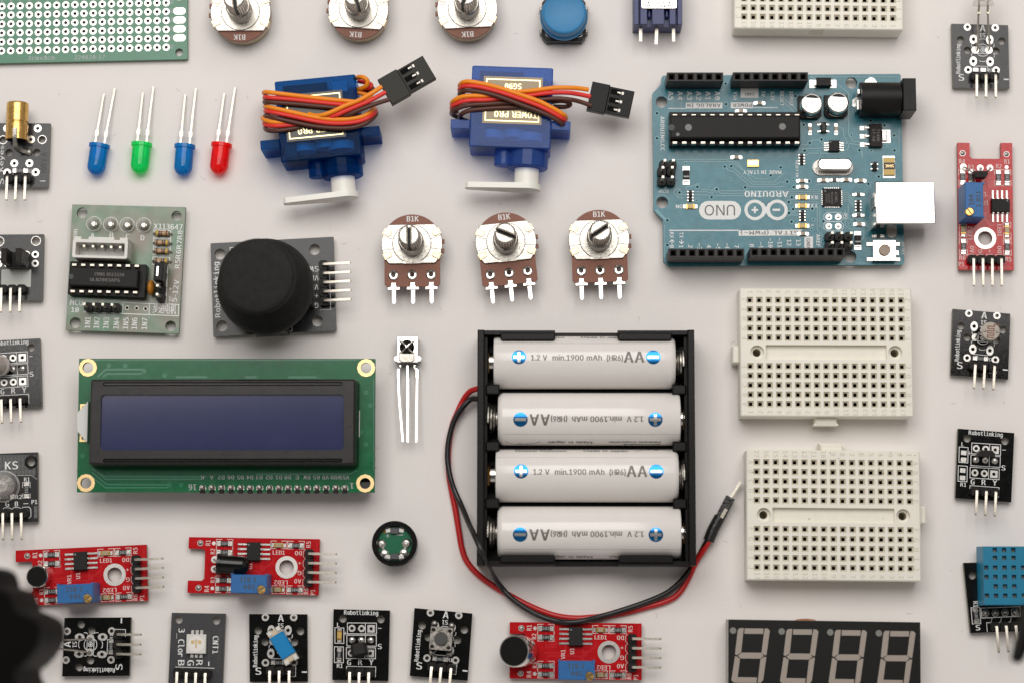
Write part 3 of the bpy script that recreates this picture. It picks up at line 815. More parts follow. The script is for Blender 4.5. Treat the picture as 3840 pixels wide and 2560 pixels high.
    for P_ in ([(1500, 185), (1420, 235), (1380, 290), (1620, 290), (1560, 210)], [(1270, 515), (1185, 580), (1180, 680), (1285, 760), (1400, 700), (1400, 540)]): pd.flat([q2(*p) for p in P_], zt+0.045)
    pd.build('solder_pads', bd)
    # sockets
    def socket(q, x0, y0, n, lab=None, step=2.54):
        X, Y = q(x0, y0, zt+9.0)
        h = MB(M_hdr, M_hole); w = 2.54*n
        sqs = [rr(X+2.54*i, Y, 1.75, 1.75) for i in range(n)]
        h.prism(rr(X + 2.54*(n-1)/2, Y, w, 2.45, 0.05), zt, zt+8.6, ch=0.08, bottom=False) if False else None
        outl = ccw(rr(X + 2.54*(n-1)/2, Y, w, 2.45)); top = inset(outl, 0.08)
        h.wall(outl, outl, zt, zt+8.52); h.wall(outl, top, zt+8.52, zt+8.6); h.flat(top, zt+8.6, sqs)
        for sq_ in sqs: c_ = ccw(sq_); c2 = inset(c_, 0.35); h.wall(c_, c2, zt+8.6, zt+8.0, 0); h.wall(c2, c2, zt+8.0, zt+3, 1); h.flat(c2, zt+3, m=1)
        return h.build('pin_socket', o)
    socket(tC, 1468, 705, 6); socket(tC, 2075, 703, 8); socket(tA, 1483, 757, 8); socket(mirror_q(F, N(2, 1)), 2232, 750, 10)
    # long chip in a socket
    x0, y0 = q1(370, 800, zt+4); x1, y1 = q2(285, 1370, zt+4)
    cx, cy = (x0+x1)/2, (y0+y1)/2; w, h = x1-x0, y0-y1
    sk = MB(M_blkp); sk.box(cx, cy+0.2, w, h, zt, zt+3.9, ch=0.1); so = sk.build('chip_socket', o)
    dp = MB(M_chip, mat('chip_dot', (0.20, 0.20, 0.20), 0.6), M_ink)
    X0, Y0 = q1(385, 850, zt+7.2); X1, Y1 = q2(278, 1240, zt+7.2)
    dp.box((X0+X1)/2, (Y0+Y1)/2, X1-X0, Y0-Y1, zt+4.0, zt+7.2, ch=0.35)
    for c_, r in ((q1(700, 1055, zt+7.2), 0.93), (q1(2325, 1040, zt+7.2), 0.93), (q1(515, 1175, zt+7.2), 0.48)): dp.disc(*c_, r, zt+7.21, 24, 1)
    X, Y = q1(408, 1055, zt+7.2); dp.disc(X, Y, 0.85, zt+7.208, 20, 2)
    dp.build('chip', so)
    for row in (0, 1):
        for i in range(14):
            lx, ly = q1(465+162.5*i, 838 if row == 0 else 1318, zt+5.6)
            g = MB(M_pin); g.box(lx, ly, 1.35, 0.75 if row else 0.5, zt+3.6, zt+5.7, ch=0.12); g.build('chip_leg', so)
    # electrolytic capacitors
    for (bx, by, tx_, ty_) in ((450, 690, 465, 630), (900, 670, 925, 615)):
        X, Y = q2(bx, by+10, zt+0.8); X2, Y2 = q2(tx_+10, ty_+25, zt+6.2); X, Y = (X+X2)/2, (Y+Y2)/2
        b = MB(M_blkp); b.prism([(X-3.2, Y-2.2), (X-2.2, Y-3.2), (X+2.2, Y-3.2), (X+3.2, Y-2.2), (X+3.2, Y+3.2), (X-3.2, Y+3.2)], zt+0.1, zt+1.2, ch=0.1)
        c_ = b.build('electrolytic_capacitor', o)
        b = MB(M_nick, M_blkp, M_ink)
        b.lathe([(3.0, 1.2), (3.0, 1.9), (2.8, 2.1), (3.02, 2.4), (3.02, 5.3), (2.85, 5.75), (2.5, 5.95)], Matrix.Translation((X, Y, zt)), 40)
        seg = [(X+2.45*math.cos(math.radians(a)), Y+2.45*math.sin(math.radians(a))) for a in range(35, 146, 8)]
        b.mats.append(M_tin); b.disc(X, Y, 2.5, zt+5.962, 32, 3)
        b.flat(seg, zt+5.97, m=1)
        for dx, t_, hh in ((-1.35, '25V', 0.95), (0.05, '47', 0.95), (1.35, '3A184', 0.75)): b.text(t_, X+dx, Y-0.15, hh, zt+5.97, -90, m=2)
        b.build('can', c_)
    # diode
    X, Y = q2(690, 265, zt+2.2); b = MB(M_chip, M_sold); b.box(X, Y, 4.0, 2.3, zt+0.1, zt+2.3, ch=0.15)
    for s_ in (-1, 1): b.box(X+s_*2.7, Y-0.1, 1.9, 2.2, zt+0.01, zt+0.12, m=1); b.box(X+s_*2.2, Y, 0.6, 1.4, zt+0.1, zt+1.3, m=1)
    b.build('diode', o)
    # power jack
    X0, Y0 = q2(1310, 250, zt+10.5); X1, Y1 = q2(2050, 790, zt+10.5)
    Xr, Yt = q2(2280, 215, zt+10.8); _, Yb = q2(2280, 750, zt+10.8)
    j = MB(M_blkp)
    ym = (Yt+Yb)/2
    j.box((X0+X1)/2+0.6, ym, X1-X0-1.0, 8.2, zt, zt+5.5)
    j.lathe([(4.35, 0), (4.35, X1-X0-0.6)], Matrix.Translation((X0+0.6, ym, zt+6.1)) @ Matrix.Rotation(math.radians(90), 4, 'Y'), 40)
    jb = j.build('power_jack', o)
    j = MB(M_blkp); j.box(Xr-1.75, ym, 3.5, 8.9, zt, zt+10.9, ch=0.2); j.build('collar', jb)
    j = MB(M_tin); j.box(X0+0.2, ym-1.5, 0.5, 2.6, zt, zt+5.0); j.box(X0+0.1, ym+1.6, 0.5, 1.2, zt+3, zt+7.5); j.build('contact', jb)
    # regulator
    X, Y = q2(1590, 1190, zt+1.6); b = MB(M_chip, M_inkg); b.box(X, Y, 3.4, 6.4, zt+0.1, zt+1.7, ch=0.15)
    b.text('17-50', X-0.6, Y, 0.75, zt+1.71, -90, w=3.4, m=1); b.text('T1400', X+0.6, Y, 0.75, zt+1.71, -90, w=3.4, m=1); r_ = b.build('voltage_regulator', o)
    for dy in (-2.3, 0, 2.3):
        g = MB(M_sold); g.box(X-3.2, Y+dy, 1.9, 1.1, zt+0.01, zt+0.15); g.box(X-2.3, Y+dy, 1.5, 0.75, zt+0.1, zt+0.9, ch=0.2); g.build('leg', r_)
    g = MB(M_sold); g.box(X+2.9, Y, 2.5, 3.6, zt+0.01, zt+0.15); g.box(X+2.4, Y, 1.5, 3.0, zt+0.1, zt+0.9, ch=0.3); g.build('heat_tab', r_)
    # small chips
    chip(o, *q2(685, 1055, zt+1), 1.5, 2.9, zt, 1.2, n=2, pitch=1.9, pl=1.0, pw=0.5, lines=(('LPFQ', 0, 0, 0.6, -90),))
    chip(o, *q2(868, 1375, zt+1), 2.9, 3.0, zt, 1.3, n=4, pitch=0.65, pl=1.4, pw=0.4)
    chip(o, *q4(830, 375, zt+0.8), 5.1, 5.0, zt, 0.9, n=8, side='lt', pitch=0.52, pl=0.3, pw=0.28, lines=(('ATMEL', 1.1, 0, 0.7, -90), ('MEGA16U2', 0, -0.2, 0.5, -90), ('1414 PH', -0.8, -0.2, 0.5, -90), ('3Y4561', -1.5, -0.2, 0.5, -90)))
    for q, x, y in ((q3, 733, 672), (q4, 320, 688), (q4, 1285, 517)):
        chip(o, *q(x, y, zt+0.5), 0.95, 3.1, zt, 0.6, n=4, pitch=0.82, pl=0.55, pw=0.42, name='resistor_array')
    X, Y = q2(310, 1625, zt+0.5); chip(o, *mirror_q(F, N(3, 0))(310, 1465, zt+0.5), 0.95, 3.1, zt, 0.6, n=4, pitch=0.82, pl=0.55, pw=0.42, name='resistor_array')
    for q, x, y, r_ in ((q1, 1930, 632, 0), (q2, 452, 1080, 90), (q2, 902, 1080, 90), (q4, 315, 85, 0), (q4, 318, 188, 0), (q4, 682, 75, 0), (q4, 1078, 68, 0), (q4, 1325, 82, 0), (q4, 1303, 835, 0), (q4, 330, 1000, 0), (q3, 1530, 0, 0), (q1, 1610, 772, 0)):
        capacitor(o, *q(x, y, zt+0.6), r_, zt)
    for q, x, y, r_ in ((q4, 872, 72, 0), (q4, 1288, 323, 0), (q4, 1290, 680, 0), (q4, 1630, 1040, 0)): resistor(o, *q(x, y, zt+0.5), r_, zt, '', L=2.7, Wd=0.95)
    for q, x, y, r_ in ((q3, 733, 850, 0), (q4, 325, 368, 0), (q4, 320, 515, 0), (q4, 318, 862, 0)): smdled(o, *q(x, y, zt+0.6), r_, zt)
    for q, x, y in ((q3, 662, 312), (q4, 1278, 1115)):
        X, Y = q(x, y, zt+0.6); b = MB(M_chip, M_sold, M_silkg)
        for s_ in (-1, 1): b.box(X, Y+s_*1.9, 1.85, 1.3, zt+0.01, zt+0.2, m=1); b.box(X, Y+s_*1.45, 1.6, 0.5, zt+0.1, zt+0.8, m=1)
        b.box(X, Y, 1.6, 2.7, zt+0.1, zt+1.0, ch=0.1); b.box(X, Y-0.45, 1.5, 0.4, zt+1.0, zt+1.012, m=2); b.build('diode', o)
    # resonator + crystal + fuse
    X, Y = q3(1818, 105, zt+0.8); b = MB(M_brass, M_nick); b.box(X, Y, 3.1, 1.9, zt, zt+0.6); b.box(X, Y+0.1, 2.7, 0.95, zt+0.6, zt+0.75, m=1, r=0.2); b.build('resonator', o)
    tq = mirror_q(F, N(3, 0)); X, Y = tq(615, 1510, zt+3.5)
    b = MB(M_nick, M_soldd, M_inkg); b.prism(rr(X-0.2, Y-0.3, 11.0, 4.4, 2.2, n=8), zt, zt+0.5, m=1); b.prism(rr(X, Y, 9.4, 3.3, 1.6, n=8), zt+0.5, zt+3.6, ch=0.35)
    b.text('T16.000', X, Y, 1.15, zt+3.61, 180, w=6.2, m=2); b.build('crystal', o)
    X, Y = tq(1115, 1500, zt+1); X, Y = X, Y - 0.9
    b = MB(mat('fuse_gold', (0.62, 0.42, 0.10), 0.35), M_sold, M_ink, M_gold); b.box(X, Y, 3.3, 6.1, zt+0.01, zt+0.1, m=1); b.box(X, Y, 3.0, 4.9, zt+0.1, zt+0.9, ch=0.1); b.box(X, Y+0.1, 3.0, 1.9, zt+0.9, zt+0.93, m=2)
    b.text('504C', X, Y+0.1, 0.8, zt+0.94, 180, w=2.3, m=3); b.build('fuse', o)
    X, Y = tq(980, 1530, zt+0.8); chip(o, X, Y, 1.2, 2.4, zt, 1.0, n=2, pitch=1.3, pl=0.6, pw=0.4)
    # usb connector
    tb_ = mirror_q(F, N(3, 1)); x0, y0 = tb_(985, 103, zt+11); x1, y1 = tb_(1540, 490, zt+11)
    b = MB(M_nick, M_blkp); b.prism(rr((x0+x1)/2, (y0+y1)/2, x1-x0, y0-y1, 0), zt, zt+10.9, ch=0.3)
    u = b.build('usb_connector', o)
    b = MB(M_steel); b.box(x0+0.05, (y0+y1)/2+0.6, 0.7, 3.6, zt+4, zt+10.98, ch=0.1, r=0.2); b.build('spring_tab', u)
    b = MB(M_hole, M_nick); b.box(x1+0.02, (y0+y1)/2, 0.06, 8.2, zt+1.6, zt+9.4); b.build('port_opening', u)
    b = MB(M_soldd); b.cyl(*tb_(1138, 568, zt+0.4), 1.25, zt, zt+0.3); b.cyl(*tb_(1138, 568, zt+0.4), 1.5, zt, zt+0.15, m=0); b.build('shield_lug', u)
    # icsp headers
    up_header(o, [mirror_q(F, N(2, 0))(1395+86*i*0 + (0, 76)[k], 1515, zt+2.5) for i in (0,) for k in (0, 1)] + [q3(240, 250, zt+2.5), q3(400, 250, zt+2.5), q3(240, 415, zt+2.5), q3(400, 415, zt+2.5)], zt, hp=5.8)
    up_header(o, [q4(790+162*i, 1050+165*j, zt+2.5) for i in range(3) for j in range(2)], zt, hp=5.8)
    # reset button
    X, Y = q4(1738, 1290, zt+2.6)
    b = MB(M_nick, M_sold); b.box(X, Y, 6.2, 5.7, zt+0.2, zt+2.7, ch=0.1)
    for sx_ in (-1, 1):
        for sy_ in (-1, 1): b.box(X+sx_*3.7, Y+sy_*2.1, 1.8, 1.1, zt+0.01, zt+0.5, ch=0.1, m=1)
    b.box(X+3.8, Y-0.2, 0.9, 1.2, zt+0.01, zt+0.05, m=1)
    rb = b.build('reset_button', o)
    b = MB(mat('beige_plastic', (0.36, 0.28, 0.21), 0.5, var=0.05)); b.cyl(X, Y, 1.55, zt+2.7, zt+3.6, 32, ch=0.12); b.build('plunger', rb)
uno()
# ------------------------------------------------------------------ small sensor boards, layout "A": reference reading from the top right one
PADZ, SILK = 0.012, 0.026
ZA = Z(3540, 0, 3.92)
FA = fr_corners([ZA(112, 352), ZA(943, 375), ZA(963, 1305), ZA(133, 1290)], 2.4)
qa = mirror_q(FA, ZA)
def a_board(F, name, label, mounted, big=True, m=None, header_short=False, edge=None, s1=True):
    zt, zb = 2.4, 0.8; z = zt
    o = thing(name, label, 'sensor module', F, 'small black sensor boards')
    big_h = [(243, 587), (850, 608), (343, 743), (765, 755)]
    th = [(345, 403), (752, 413), (432, 582), (672, 590), (430, 903), (678, 910), (355, 1030), (765, 1035)]
    holes = [circ(*qa(*p), 1.02, 20) for p in big_h] + [circ(*qa(*p), 0.5, 14) for p in th]
    out = [qa(112, 352), qa(943, 375), qa(963, 1305), qa(133, 1290)]
    board(o, out, zb, zt, m or M_blk, M_edge, holes)
    L = []
    for k, p in enumerate(th):
        x, y = qa(*p); L.append((x, y, 0.5, 1.0, 1.0 if k in (0, 1, 6, 7) else 1.32, -1.5))
    x, y = qa(460, 738); L.append((x, y, 0.0, 1.02)); x, y = qa(660, 740); L.append((x, y, 0.0, 1.02))
    pads(o, L, z)
    s = MB(M_silk, M_tin); zs = z + SILK
    s.text('A', *qa(568, 418), 1.85, zs, w=1.45); s.text('S1', *qa(565, 522), 1.15, zs, 180, w=1.5)
    s.text('Robotlinking', *qa(208, 868), 1.15, zs, 90, w=8.3)
    s.text('S', *qa(256, 1143), 1.8, zs, w=1.45)
    s.line([qa(885, 1170), qa(943, 1172)], 0.36, zs)
    for P_ in ([(520, 590), (535, 577), (598, 577), (612, 590)], [(520, 893), (535, 908), (598, 910), (612, 897)],
               [(435, 975), (643, 982), (643, 1060)], [(790, 1090), (788, 1230), (690, 1228)],
               [(405, 655), (405, 680), (420, 700)], [(735, 650), (735, 685), (718, 700)], [(405, 830), (405, 800), (425, 780)], [(738, 850), (738, 800), (722, 790)]):
        s.line([qa(*p) for p in P_], 0.16, zs)
    x, y = qa(568, 742); s.ring(x, y, 0.5, 0.68, zs, 20); s.ring(x, y, 0.1, 0.32, zs, 14)
    for sg in (1, -1):
        arc = [(x + 1.45*math.cos(math.radians(a)), y + sg*(0.75 + 0.95*math.sin(math.radians(a)))) for a in range(10, 171, 20)]
        s.line(arc + [arc[0]], 0.17, zs)
    s.text('R1', *qa(685, 1035), 0.85, zs)
    s.build('printing', o)
    ra_header(o, [qa(462, 1120, zt+2), qa(598, 1122, zt+2), qa(740, 1125, zt+2)], (0, -1), z, 6.2 if not header_short else 6.0)
    if mounted != 'ir':
        resistor(o, *qa(545, 1033), 0, z, '103', L=3.4, Wd=1.3)
    else:
        b = MB(M_tin)
        for p in ((465, 1028), (578, 1030)): b.flat(rr(*qa(*p), 1.45, 0.95), z+PADZ)
        b.build('solder_pads', o)
    if mounted in ('button', 'tilt', 'ldr', 'long', 'ir'): pass
    return o, z
def a_fit(T, tl, tr, br, bl): return fr_corners([T(*tl), T(*tr), T(*br), T(*bl)], 2.4)

# clear diode on long leads, top right
o, z = a_board(FA, 'infrared_emitter_module', 'black sensor board in the top right corner with clear diode on long leads', 'ir', m=M_blksheen)
for x0, y0, x1, y1 in ((480, 735, 517, 20), (655, 730, 640, 20)):
    b = MB(M_pin); a_, c_, d_, e_ = qa(x0, y0, z), qa(x0+12, y0-60, z+1.5), qa(x0*.4+x1*.6, y0*.4+y1*.6, z+4.6), qa(x1, y1, z+7.0)
    b.bar([(*a_, z), (a_[0], a_[1], z+1.2), (*c_, z+2.0), (*d_, z+4.6), (*e_, z+7.0)], 0.5)
    k = qa(x0*.22+x1*.78, y0*.22+y1*.78, z+5.4); b.box(k[0], k[1], 0.8, 1.3, z+5.1, z+5.9); b.build('lead', o)
x, y = qa(572, 60, z+7.5)
led_body(o, M_clear, M_nick, Matrix.Translation((x, y-0.6, z+7.8)) @ Matrix.Rotation(math.radians(-80), 4, 'X'))

# light dependent resistor
T = N(3, 1); Zl = Z(3560, 1120, 3.92)
F = fr_corners([Zl(88, 125), Zl(908, 193), Zl(830, 1210), Zl(8, 1148)], 2.4)
o, z = a_board(F, 'light_sensor_module', 'black sensor board carrying a round photoresistor with brown zigzag', 'ldr')
ql = mirror_q(F, Zl); x, y = ql(608, 478, z+6)
b = MB(mat('ldr_top', (0.42, 0.38, 0.32), 0.25), mat('ldr_track', (0.20, 0.06, 0.03), 0.4), M_soldd)
b.cyl(x, y, 2.48, z+4.4, z+6.2, 36, ch=0.25); pts = []
for i in range(7): sx_ = 0.85 if i % 2 == 0 else -0.85; pts += [(x+(-sx_), y+1.85-i*0.6), (x+sx_, y+1.85-i*0.6)]
pts = [(x+2.0, y+1.85)] + pts[1:]
b.line(pts, 0.27, z+6.22, 1)
for s_ in (-1.65, 1.65): b.blob(x+s_, y-0.1, 0.4, 0.2, z+6.2, m=2)
b.build('photoresistor', o)
for (x0, y0), (x1, y1) in (((385, 575), (500, 470)), ((585, 600), (640, 520))):
    b = MB(M_soldd); a_, c_ = ql(x0, y0, z), ql(x1, y1, z+4.6); b.tube(catmull([(*a_, z), (a_[0]+0.2, a_[1]+0.6, z+2.2), (*c_, z+4.6)]), 0.24); b.build('lead', o)

# push button board, bottom
T = N(1, 3); F = a_fit(T, (1468, 872), (1995, 915), (1925, 1555), (1412, 1505))
o, z = a_board(F, 'button_module', 'black sensor board with square steel tact switch, bottom row', 'button')
qb = mirror_q(F, T); x, y = qb(1700, 1158, z+3.5); 
b = MB(M_blkp); b.box(x, y, 6.1, 6.1, z+0.1, z+3.3, -0.5); sw = b.build('tact_switch', o)
b = MB(M_steel, M_blkp, mat('plunger_grey', (0.06, 0.06, 0.055), 0.5)); b.box(x, y, 6.0, 6.1, z+3.3, z+3.5, ch=0.08, r=0.4)
for sx_ in (-2.2, 2.2):
    for sy_ in (-2.2, 2.2): b.blob(x+sx_, y+sy_, 0.52, 0.25, z+3.5, m=1)
b.cyl(x, y, 1.75, z+3.5, z+4.4, 30, ch=0.15, m=2); b.build('cover', sw)
for p in ((1640, 1020), (1798, 1040), (1618, 1285), (1775, 1300)):
    b = MB(M_soldd); b.blob(*qb(*p), 0.95, 0.7, z+0.02); b.build('solder_joint', o)

# tilt switch board, bottom
T = N(1, 3); F = a_fit(T, (-52, 930), (470, 922), (463, 1562), (-58, 1560)); F.ang -= 0.3
o, z = a_board(F, 'tilt_switch_module', 'black sensor board with bright blue box-shaped tilt switch lying aslant', 'tilt')
qb = mirror_q(F, T); x, y = qb(245, 1222, z+4); a = -58
b = MB(mat('tilt_blue', (0.005, 0.22, 0.52), 0.3)); b.prism(rr(x, y, 6.6, 4.1, 0, a), z+2.2, z+5.0, ch=0.35); tsw = b.build('tilt_switch', o)
for s_ in (-1, 1):
    b = MB(mat('case_cream', (0.62, 0.52, 0.36), 0.4), M_white); dx, dy = rot2(s_*4.0, 0, a)
    b.box(x+dx, y+dy, 1.6, 3.9, z+1.9, z+4.5, a, ch=0.2)
    for t_ in (-1, 1): dx, dy = rot2(s_*4.4, t_*1.35, a); b.box(x+dx, y+dy, 1.3, 1.2, z+2.0, z+4.9, a, ch=0.2, m=1)
    b.build('end_cap', tsw)
for (p, s_) in (((130, 1080), -1), ((285, 1165), 1)):
    b = MB(M_soldd); a_ = qb(*p); dx, dy = rot2(s_*3.4, 0, a); b.tube([(*a_, z), (a_[0], a_[1], z+1.5), (x+dx, y+dy, z+2.8)], 0.3); b.build('lead', o)

# board turned on its side, bottom left, leads rising to the left
Zb = Z(0, 2120, 3.564); F = fr_corners([Zb(822, 1455), Zb(848, 692), Zb(1765, 715), Zb(1738, 1462)], 2.4)
o, z = a_board(F, 'infrared_receiver_module', 'black sensor board turned sideways in the bottom left, thin leads running left', 'long')
qb = mirror_q(F, Zb)
for (x0, y0), (x1, y1) in (((1205, 975), (600, 1002)), ((1195, 1155), (560, 1080))):
    b = MB(M_pin); a_, c_, e_ = qb(x0, y0, z), qb(x0*.85+x1*.15, y0*.85+y1*.15, z+2.5), qb(x1, y1, z+7); b.tube([(*a_, z), (*c_, z+2.2), (*e_, z+7)], 0.24, 6); b.build('lead', o)
    b = MB(M_soldd); b.blob(*a_, 0.6, 0.8, z+0.02); b.build('solder_joint', o)
x, y = qb(560, 1040, z+7); led_body(o, M_blkg, M_blkp, Matrix.Translation((x, y, z+7)) @ Matrix.Rotation(math.radians(-90), 4, 'X'))

# ------------------------------------------------------------------ layout "G R Y" : reference reading from the one in the bottom row
ZG = N(1, 3); FG = fr_corners([ZG(712, 887), ZG(1230, 899), ZG(1215, 1547), ZG(700, 1537)], 2.4); qg = mirror_q(FG, ZG)
def g_board(F, name, label, smd=True, long=False):
    zt, zb = 2.4, 0.8; z = zt
    o = thing(name, label, 'sensor module', F, 'small black sensor boards')
    hs = [(797, 975), (1147, 980)]
    th = [(882, 1063), (970, 1065), (1058, 1067), (875, 1290), (962, 1292), (1050, 1294)]
    holes = [circ(*qg(*p), 1.02, 20) for p in hs] + [circ(*qg(*p), 0.46, 12) for p in th]
    board(o, [qg(712, 887), qg(1230, 899), qg(1215, 1547), qg(700, 1537)], zb, zt, M_blk, M_edge, holes)
    b = MB(M_tin)
    for k, p in enumerate(th):
        x, y = qg(*p)
        if k % 3 == 2: b.flat(rr(x, y, 2.0, 2.0), z+PADZ, [circ(x, y, 0.46, 12)])
        else: b.ring(x, y, 0.46, 0.95, z+PADZ)
    if not smd:
        for p in ((768, 1110), (768, 1175), (762, 1275), (762, 1345)): b.flat(rr(*qg(*p), 1.45, 1.2), z+PADZ)
    b.build('solder_pads', o)
    s = MB(M_silk); zs = z + SILK
    s.text('Robotlinking', *qg(966, 920), 1.15, zs, w=9.1); s.text('L', *qg(757, 1030), 1.05, zs); s.text('R1', *qg(770, 1407), 1.05, zs, w=1.5)
    for t_, x in (('G', 855), ('R', 958), ('Y', 1060)): s.text(t_, *qg(x, 1375), 1.45, zs)
    s.text('S', *qg(1137, 1230), 1.3, zs, w=1.0); s.line([qg(1123, 1063), qg(1152, 1063)], 0.14, zs); s.line([qg(820, 1095), qg(820, 1125)], 0.13, zs); s.line([qg(808, 1110), qg(835, 1110)], 0.13, zs)
    for x0, y0, x1, y1, dv in ((840, 1013, 1107, 1113, 1005), (835, 1125, 1105, 1225, 1005), (830, 1240, 1098, 1340, 1000)):
        s.line([qg(x0, y0), qg(x1, y0+2), qg(x1, y1+2), qg(x0, y1)], 0.17, zs, closed=True); s.line([qg(dv, y0), qg(dv, y1)], 0.15, zs)
    for x0, y0, x1, y1 in ((725, 1057, 807, 1200), (720, 1232, 803, 1377)): s.line([qg(x0, y0), qg(x1, y0+2), qg(x1, y1+2), qg(x0, y1)], 0.17, zs, closed=True)
    s.line([qg(830, 1440), qg(832, 1412), qg(1100, 1417), qg(1097, 1510)], 0.16, zs)
    s.build('printing', o)
    for p in ((882, 1170), (968, 1170), (1055, 1172)):
        b = MB(M_sold); b.blob(*qg(*p), 0.92, 0.6, z+0.02, 16); b.build('solder_joint', o)
    ra_header(o, [qg(866, 1468, zt+2), qg(953, 1470, zt+2), qg(1041, 1472, zt+2)], (0, -1), z, 6.2)
    if smd: smdled(o, *qg(768, 1128), 90, z); resistor(o, *qg(765, 1305), 90, z, '103', L=3.2, Wd=1.3)
    return o, z
def to92(o, x, y, z, rot, tilt, L=4.5):
    M = Matrix.Translation((x, y, z)) @ Matrix.Rotation(math.radians(rot), 4, 'Z') @ Matrix.Rotation(math.radians(tilt), 4, 'X')
    b = MB(M_chip); b.M = M; b.prism([(-2.2, -0.9), (2.2, -0.9), (2.2, 0), (1.4, 0.8), (-1.4, 0.8), (-2.2, 0)], 0, L); s_ = b.build('sensor', o)
    for i in (-1, 0, 1):
        b = MB(M_soldd); a_ = M @ Vector((i*1.27, 0, 0)); b.tube([(x+i*1.7, y-0.4, 2.4), tuple(a_)], 0.22, 6); b.build('lead', s_)
    return s_
o, z = g_board(FG, 'magnetic_sensor_module', 'black board printed G R Y in the bottom row with small amber light')
x, y = qg(925, 1205, z+2.5); to92(o, x+0.4, y-0.2, z+2.4, 14, 62, 3.2)
ZR = N(3, 2); F = fr_corners([ZR(1745, 792), ZR(2266, 833), ZR(2238, 1478), ZR(1718, 1440)], 2.4)
o, z = g_board(F, 'magnetic_switch_module', 'black board printed G R Y at the right edge, bare pads and tiny black sensor', smd=False)
qr = mirror_q(F, ZR); x, y = qr(2003, 1020, z+5); to92(o, x, y, z+3.2, 2, 4, 3.0)
Zg = Z(0, 1260, 4.356); F = fr_right(Zg(655, 22), Zg(685, 1162), 15.2, 2.4)
o, z = g_board(F, 'two_colour_light_module', 'black board printed G R Y cut by the left edge, milky diode on top')
ql = mirror_q(F, Zg); x, y = ql(30, 480, z+4)
b = MB(M_milk); 
led_body(o, M_milk, M_nick, Matrix.Translation((x-0.8, y+0.2, z+2.0)) @ Matrix.Rotation(math.radians(-14), 4, 'Y'))
b = MB(M_soldd); a_, c_ = ql(370, 500, z), ql(130, 470, z+2.6); b.tube([(*a_, z), (a_[0]-0.3, a_[1]+0.5, z+1.6), (*c_, z+2.2)], 0.24, 6); b.build('lead', o)

# ------------------------------------------------------------------ laser board, left edge
Zs = Z(0, 380, 3.92); F = fr_right(Zs(738, 328), Zs(705, 1265), 15.2, 2.6); zt = z = 2.6; q = mirror_q(F, Zs)
o = thing('laser_module', 'grey-sheened black board at the left edge carrying a brass laser barrel', 'sensor module', F, 'small black sensor boards')
TR, BR = q(738, 328), q(705, 1265)
th = [(555, 402), (455, 565), (210, 915), (432, 913), (105, 1050), (525, 1045), (105, 402)]
bh = [(620, 565), (133, 757), (538, 755), (45, 570)]
board(o, [TR, (TR[0]-15.2, TR[1]), (BR[0]-15.2, BR[1]), BR], 1.0, zt, M_blksheen, M_edge, [circ(*q(*p), 0.46, 12) for p in th] + [circ(*q(*p), 1.05, 20) for p in bh])
pads(o, [(*q(*p), 0.46, 1.07) for p in th] + [(*q(*p), 1.06, 1.22) for p in (bh[0], bh[3])], z)
s = MB(M_silk, M_ink); zs = z + SILK
s.text('S', *q(15, 1180), 1.6, zs, 90, w=1.5); s.text('Keyes', *q(22, 845), 1.1, zs, 90, w=7.2); s.text('HOYA', *q(645, 900), 1.5, zs, 90, w=5.6, m=1)
s.line([q(588, 1175), q(667, 1175)], 0.2, zs); s.text('R1', *q(438, 1030), 0.85, zs); s.line([q(190, 985), q(190, 1080)], 0.1, zs); s.line([q(408, 985), q(408, 1080)], 0.1, zs)
s.build('printing', o)
resistor(o, *q(300, 1026), 0, z, '103', L=3.6, Wd=1.35)
ra_header(o, [q(128, 1125, zt+2), q(260, 1125, zt+2), q(395, 1125, zt+2)], (0, -1), z, 6.4)
x0, y0 = q(250, 330, z+3.4); M = Matrix.Translation((x0, y0, z+3.3)) @ Matrix.Rotation(math.radians(-90), 4, 'X')
b = MB(M_brass)
b.lathe([(2.75, 5.75), (2.95, 5.5), (3.0, 5.2), (3.0, 0.5), (2.75, 0.2), (2.75, -0.1), (3.05, -0.3), (3.05, -4.6), (2.7, -4.7)][::-1], M, 48); b.build('laser_barrel', o)
b = MB(M_hole); b.lathe([(2.6, -4.75), (0.5, -4.5)], M, 24); b.build('barrel_opening', o)
b = MB(M_soldd); a1, a2, a3 = q(222, 400, z+6.4), q(222, 640, z+5.5), q(400, 760, z+0.6)
b.bar(catmull([(*a1, z+6.45), (*q(222, 520, z+6.4), z+6.5), (*a2, z+5.3), (*q(280, 725, z+2), z+2.4), (*a3, z+0.5)]), 1.0); b.blob(*q(420, 755), 1.2, 0.9, z); b.build('lead', o)

# ------------------------------------------------------------------ optical interrupter board, left edge
Zo = Z(0, 860, 4.611); F = fr_right(Zo(752, 88), Zo(728, 1226), 15.2, 2.6); q = mirror_q(F, Zo)
o = thing('light_gate_module', 'grey-sheened black board at the left edge with black U-shaped light gate and blank white patch', 'sensor module', F, 'small black sensor boards')
TR, BR = q(752, 88), q(728, 1226)
th = [(610, 438), (608, 593), (458, 438), (455, 597), (-20, 445), (-22, 600), (130, 600), (130, 440)]
bh = [(622, 203), (-10, 212)]
board(o, [TR, (TR[0]-15.2, TR[1]), (BR[0]-15.2, BR[1]), BR], 1.0, zt, M_blksheen, M_edge, [circ(*q(*p), 0.5, 12) for p in th] + [circ(*q(*p), 1.18, 22) for p in bh])
pads(o, [(*q(*p), 0.5, 0.98) for p in th] + [(*q(*p), 1.19, 1.34) for p in bh], z)
s = MB(mat('silk_block', (0.55, 0.57, 0.53), 0.4)); s.flat([q(28, 700), q(540, 700), q(530, 998), q(20, 995)], z+0.02); s.build('printing', o)
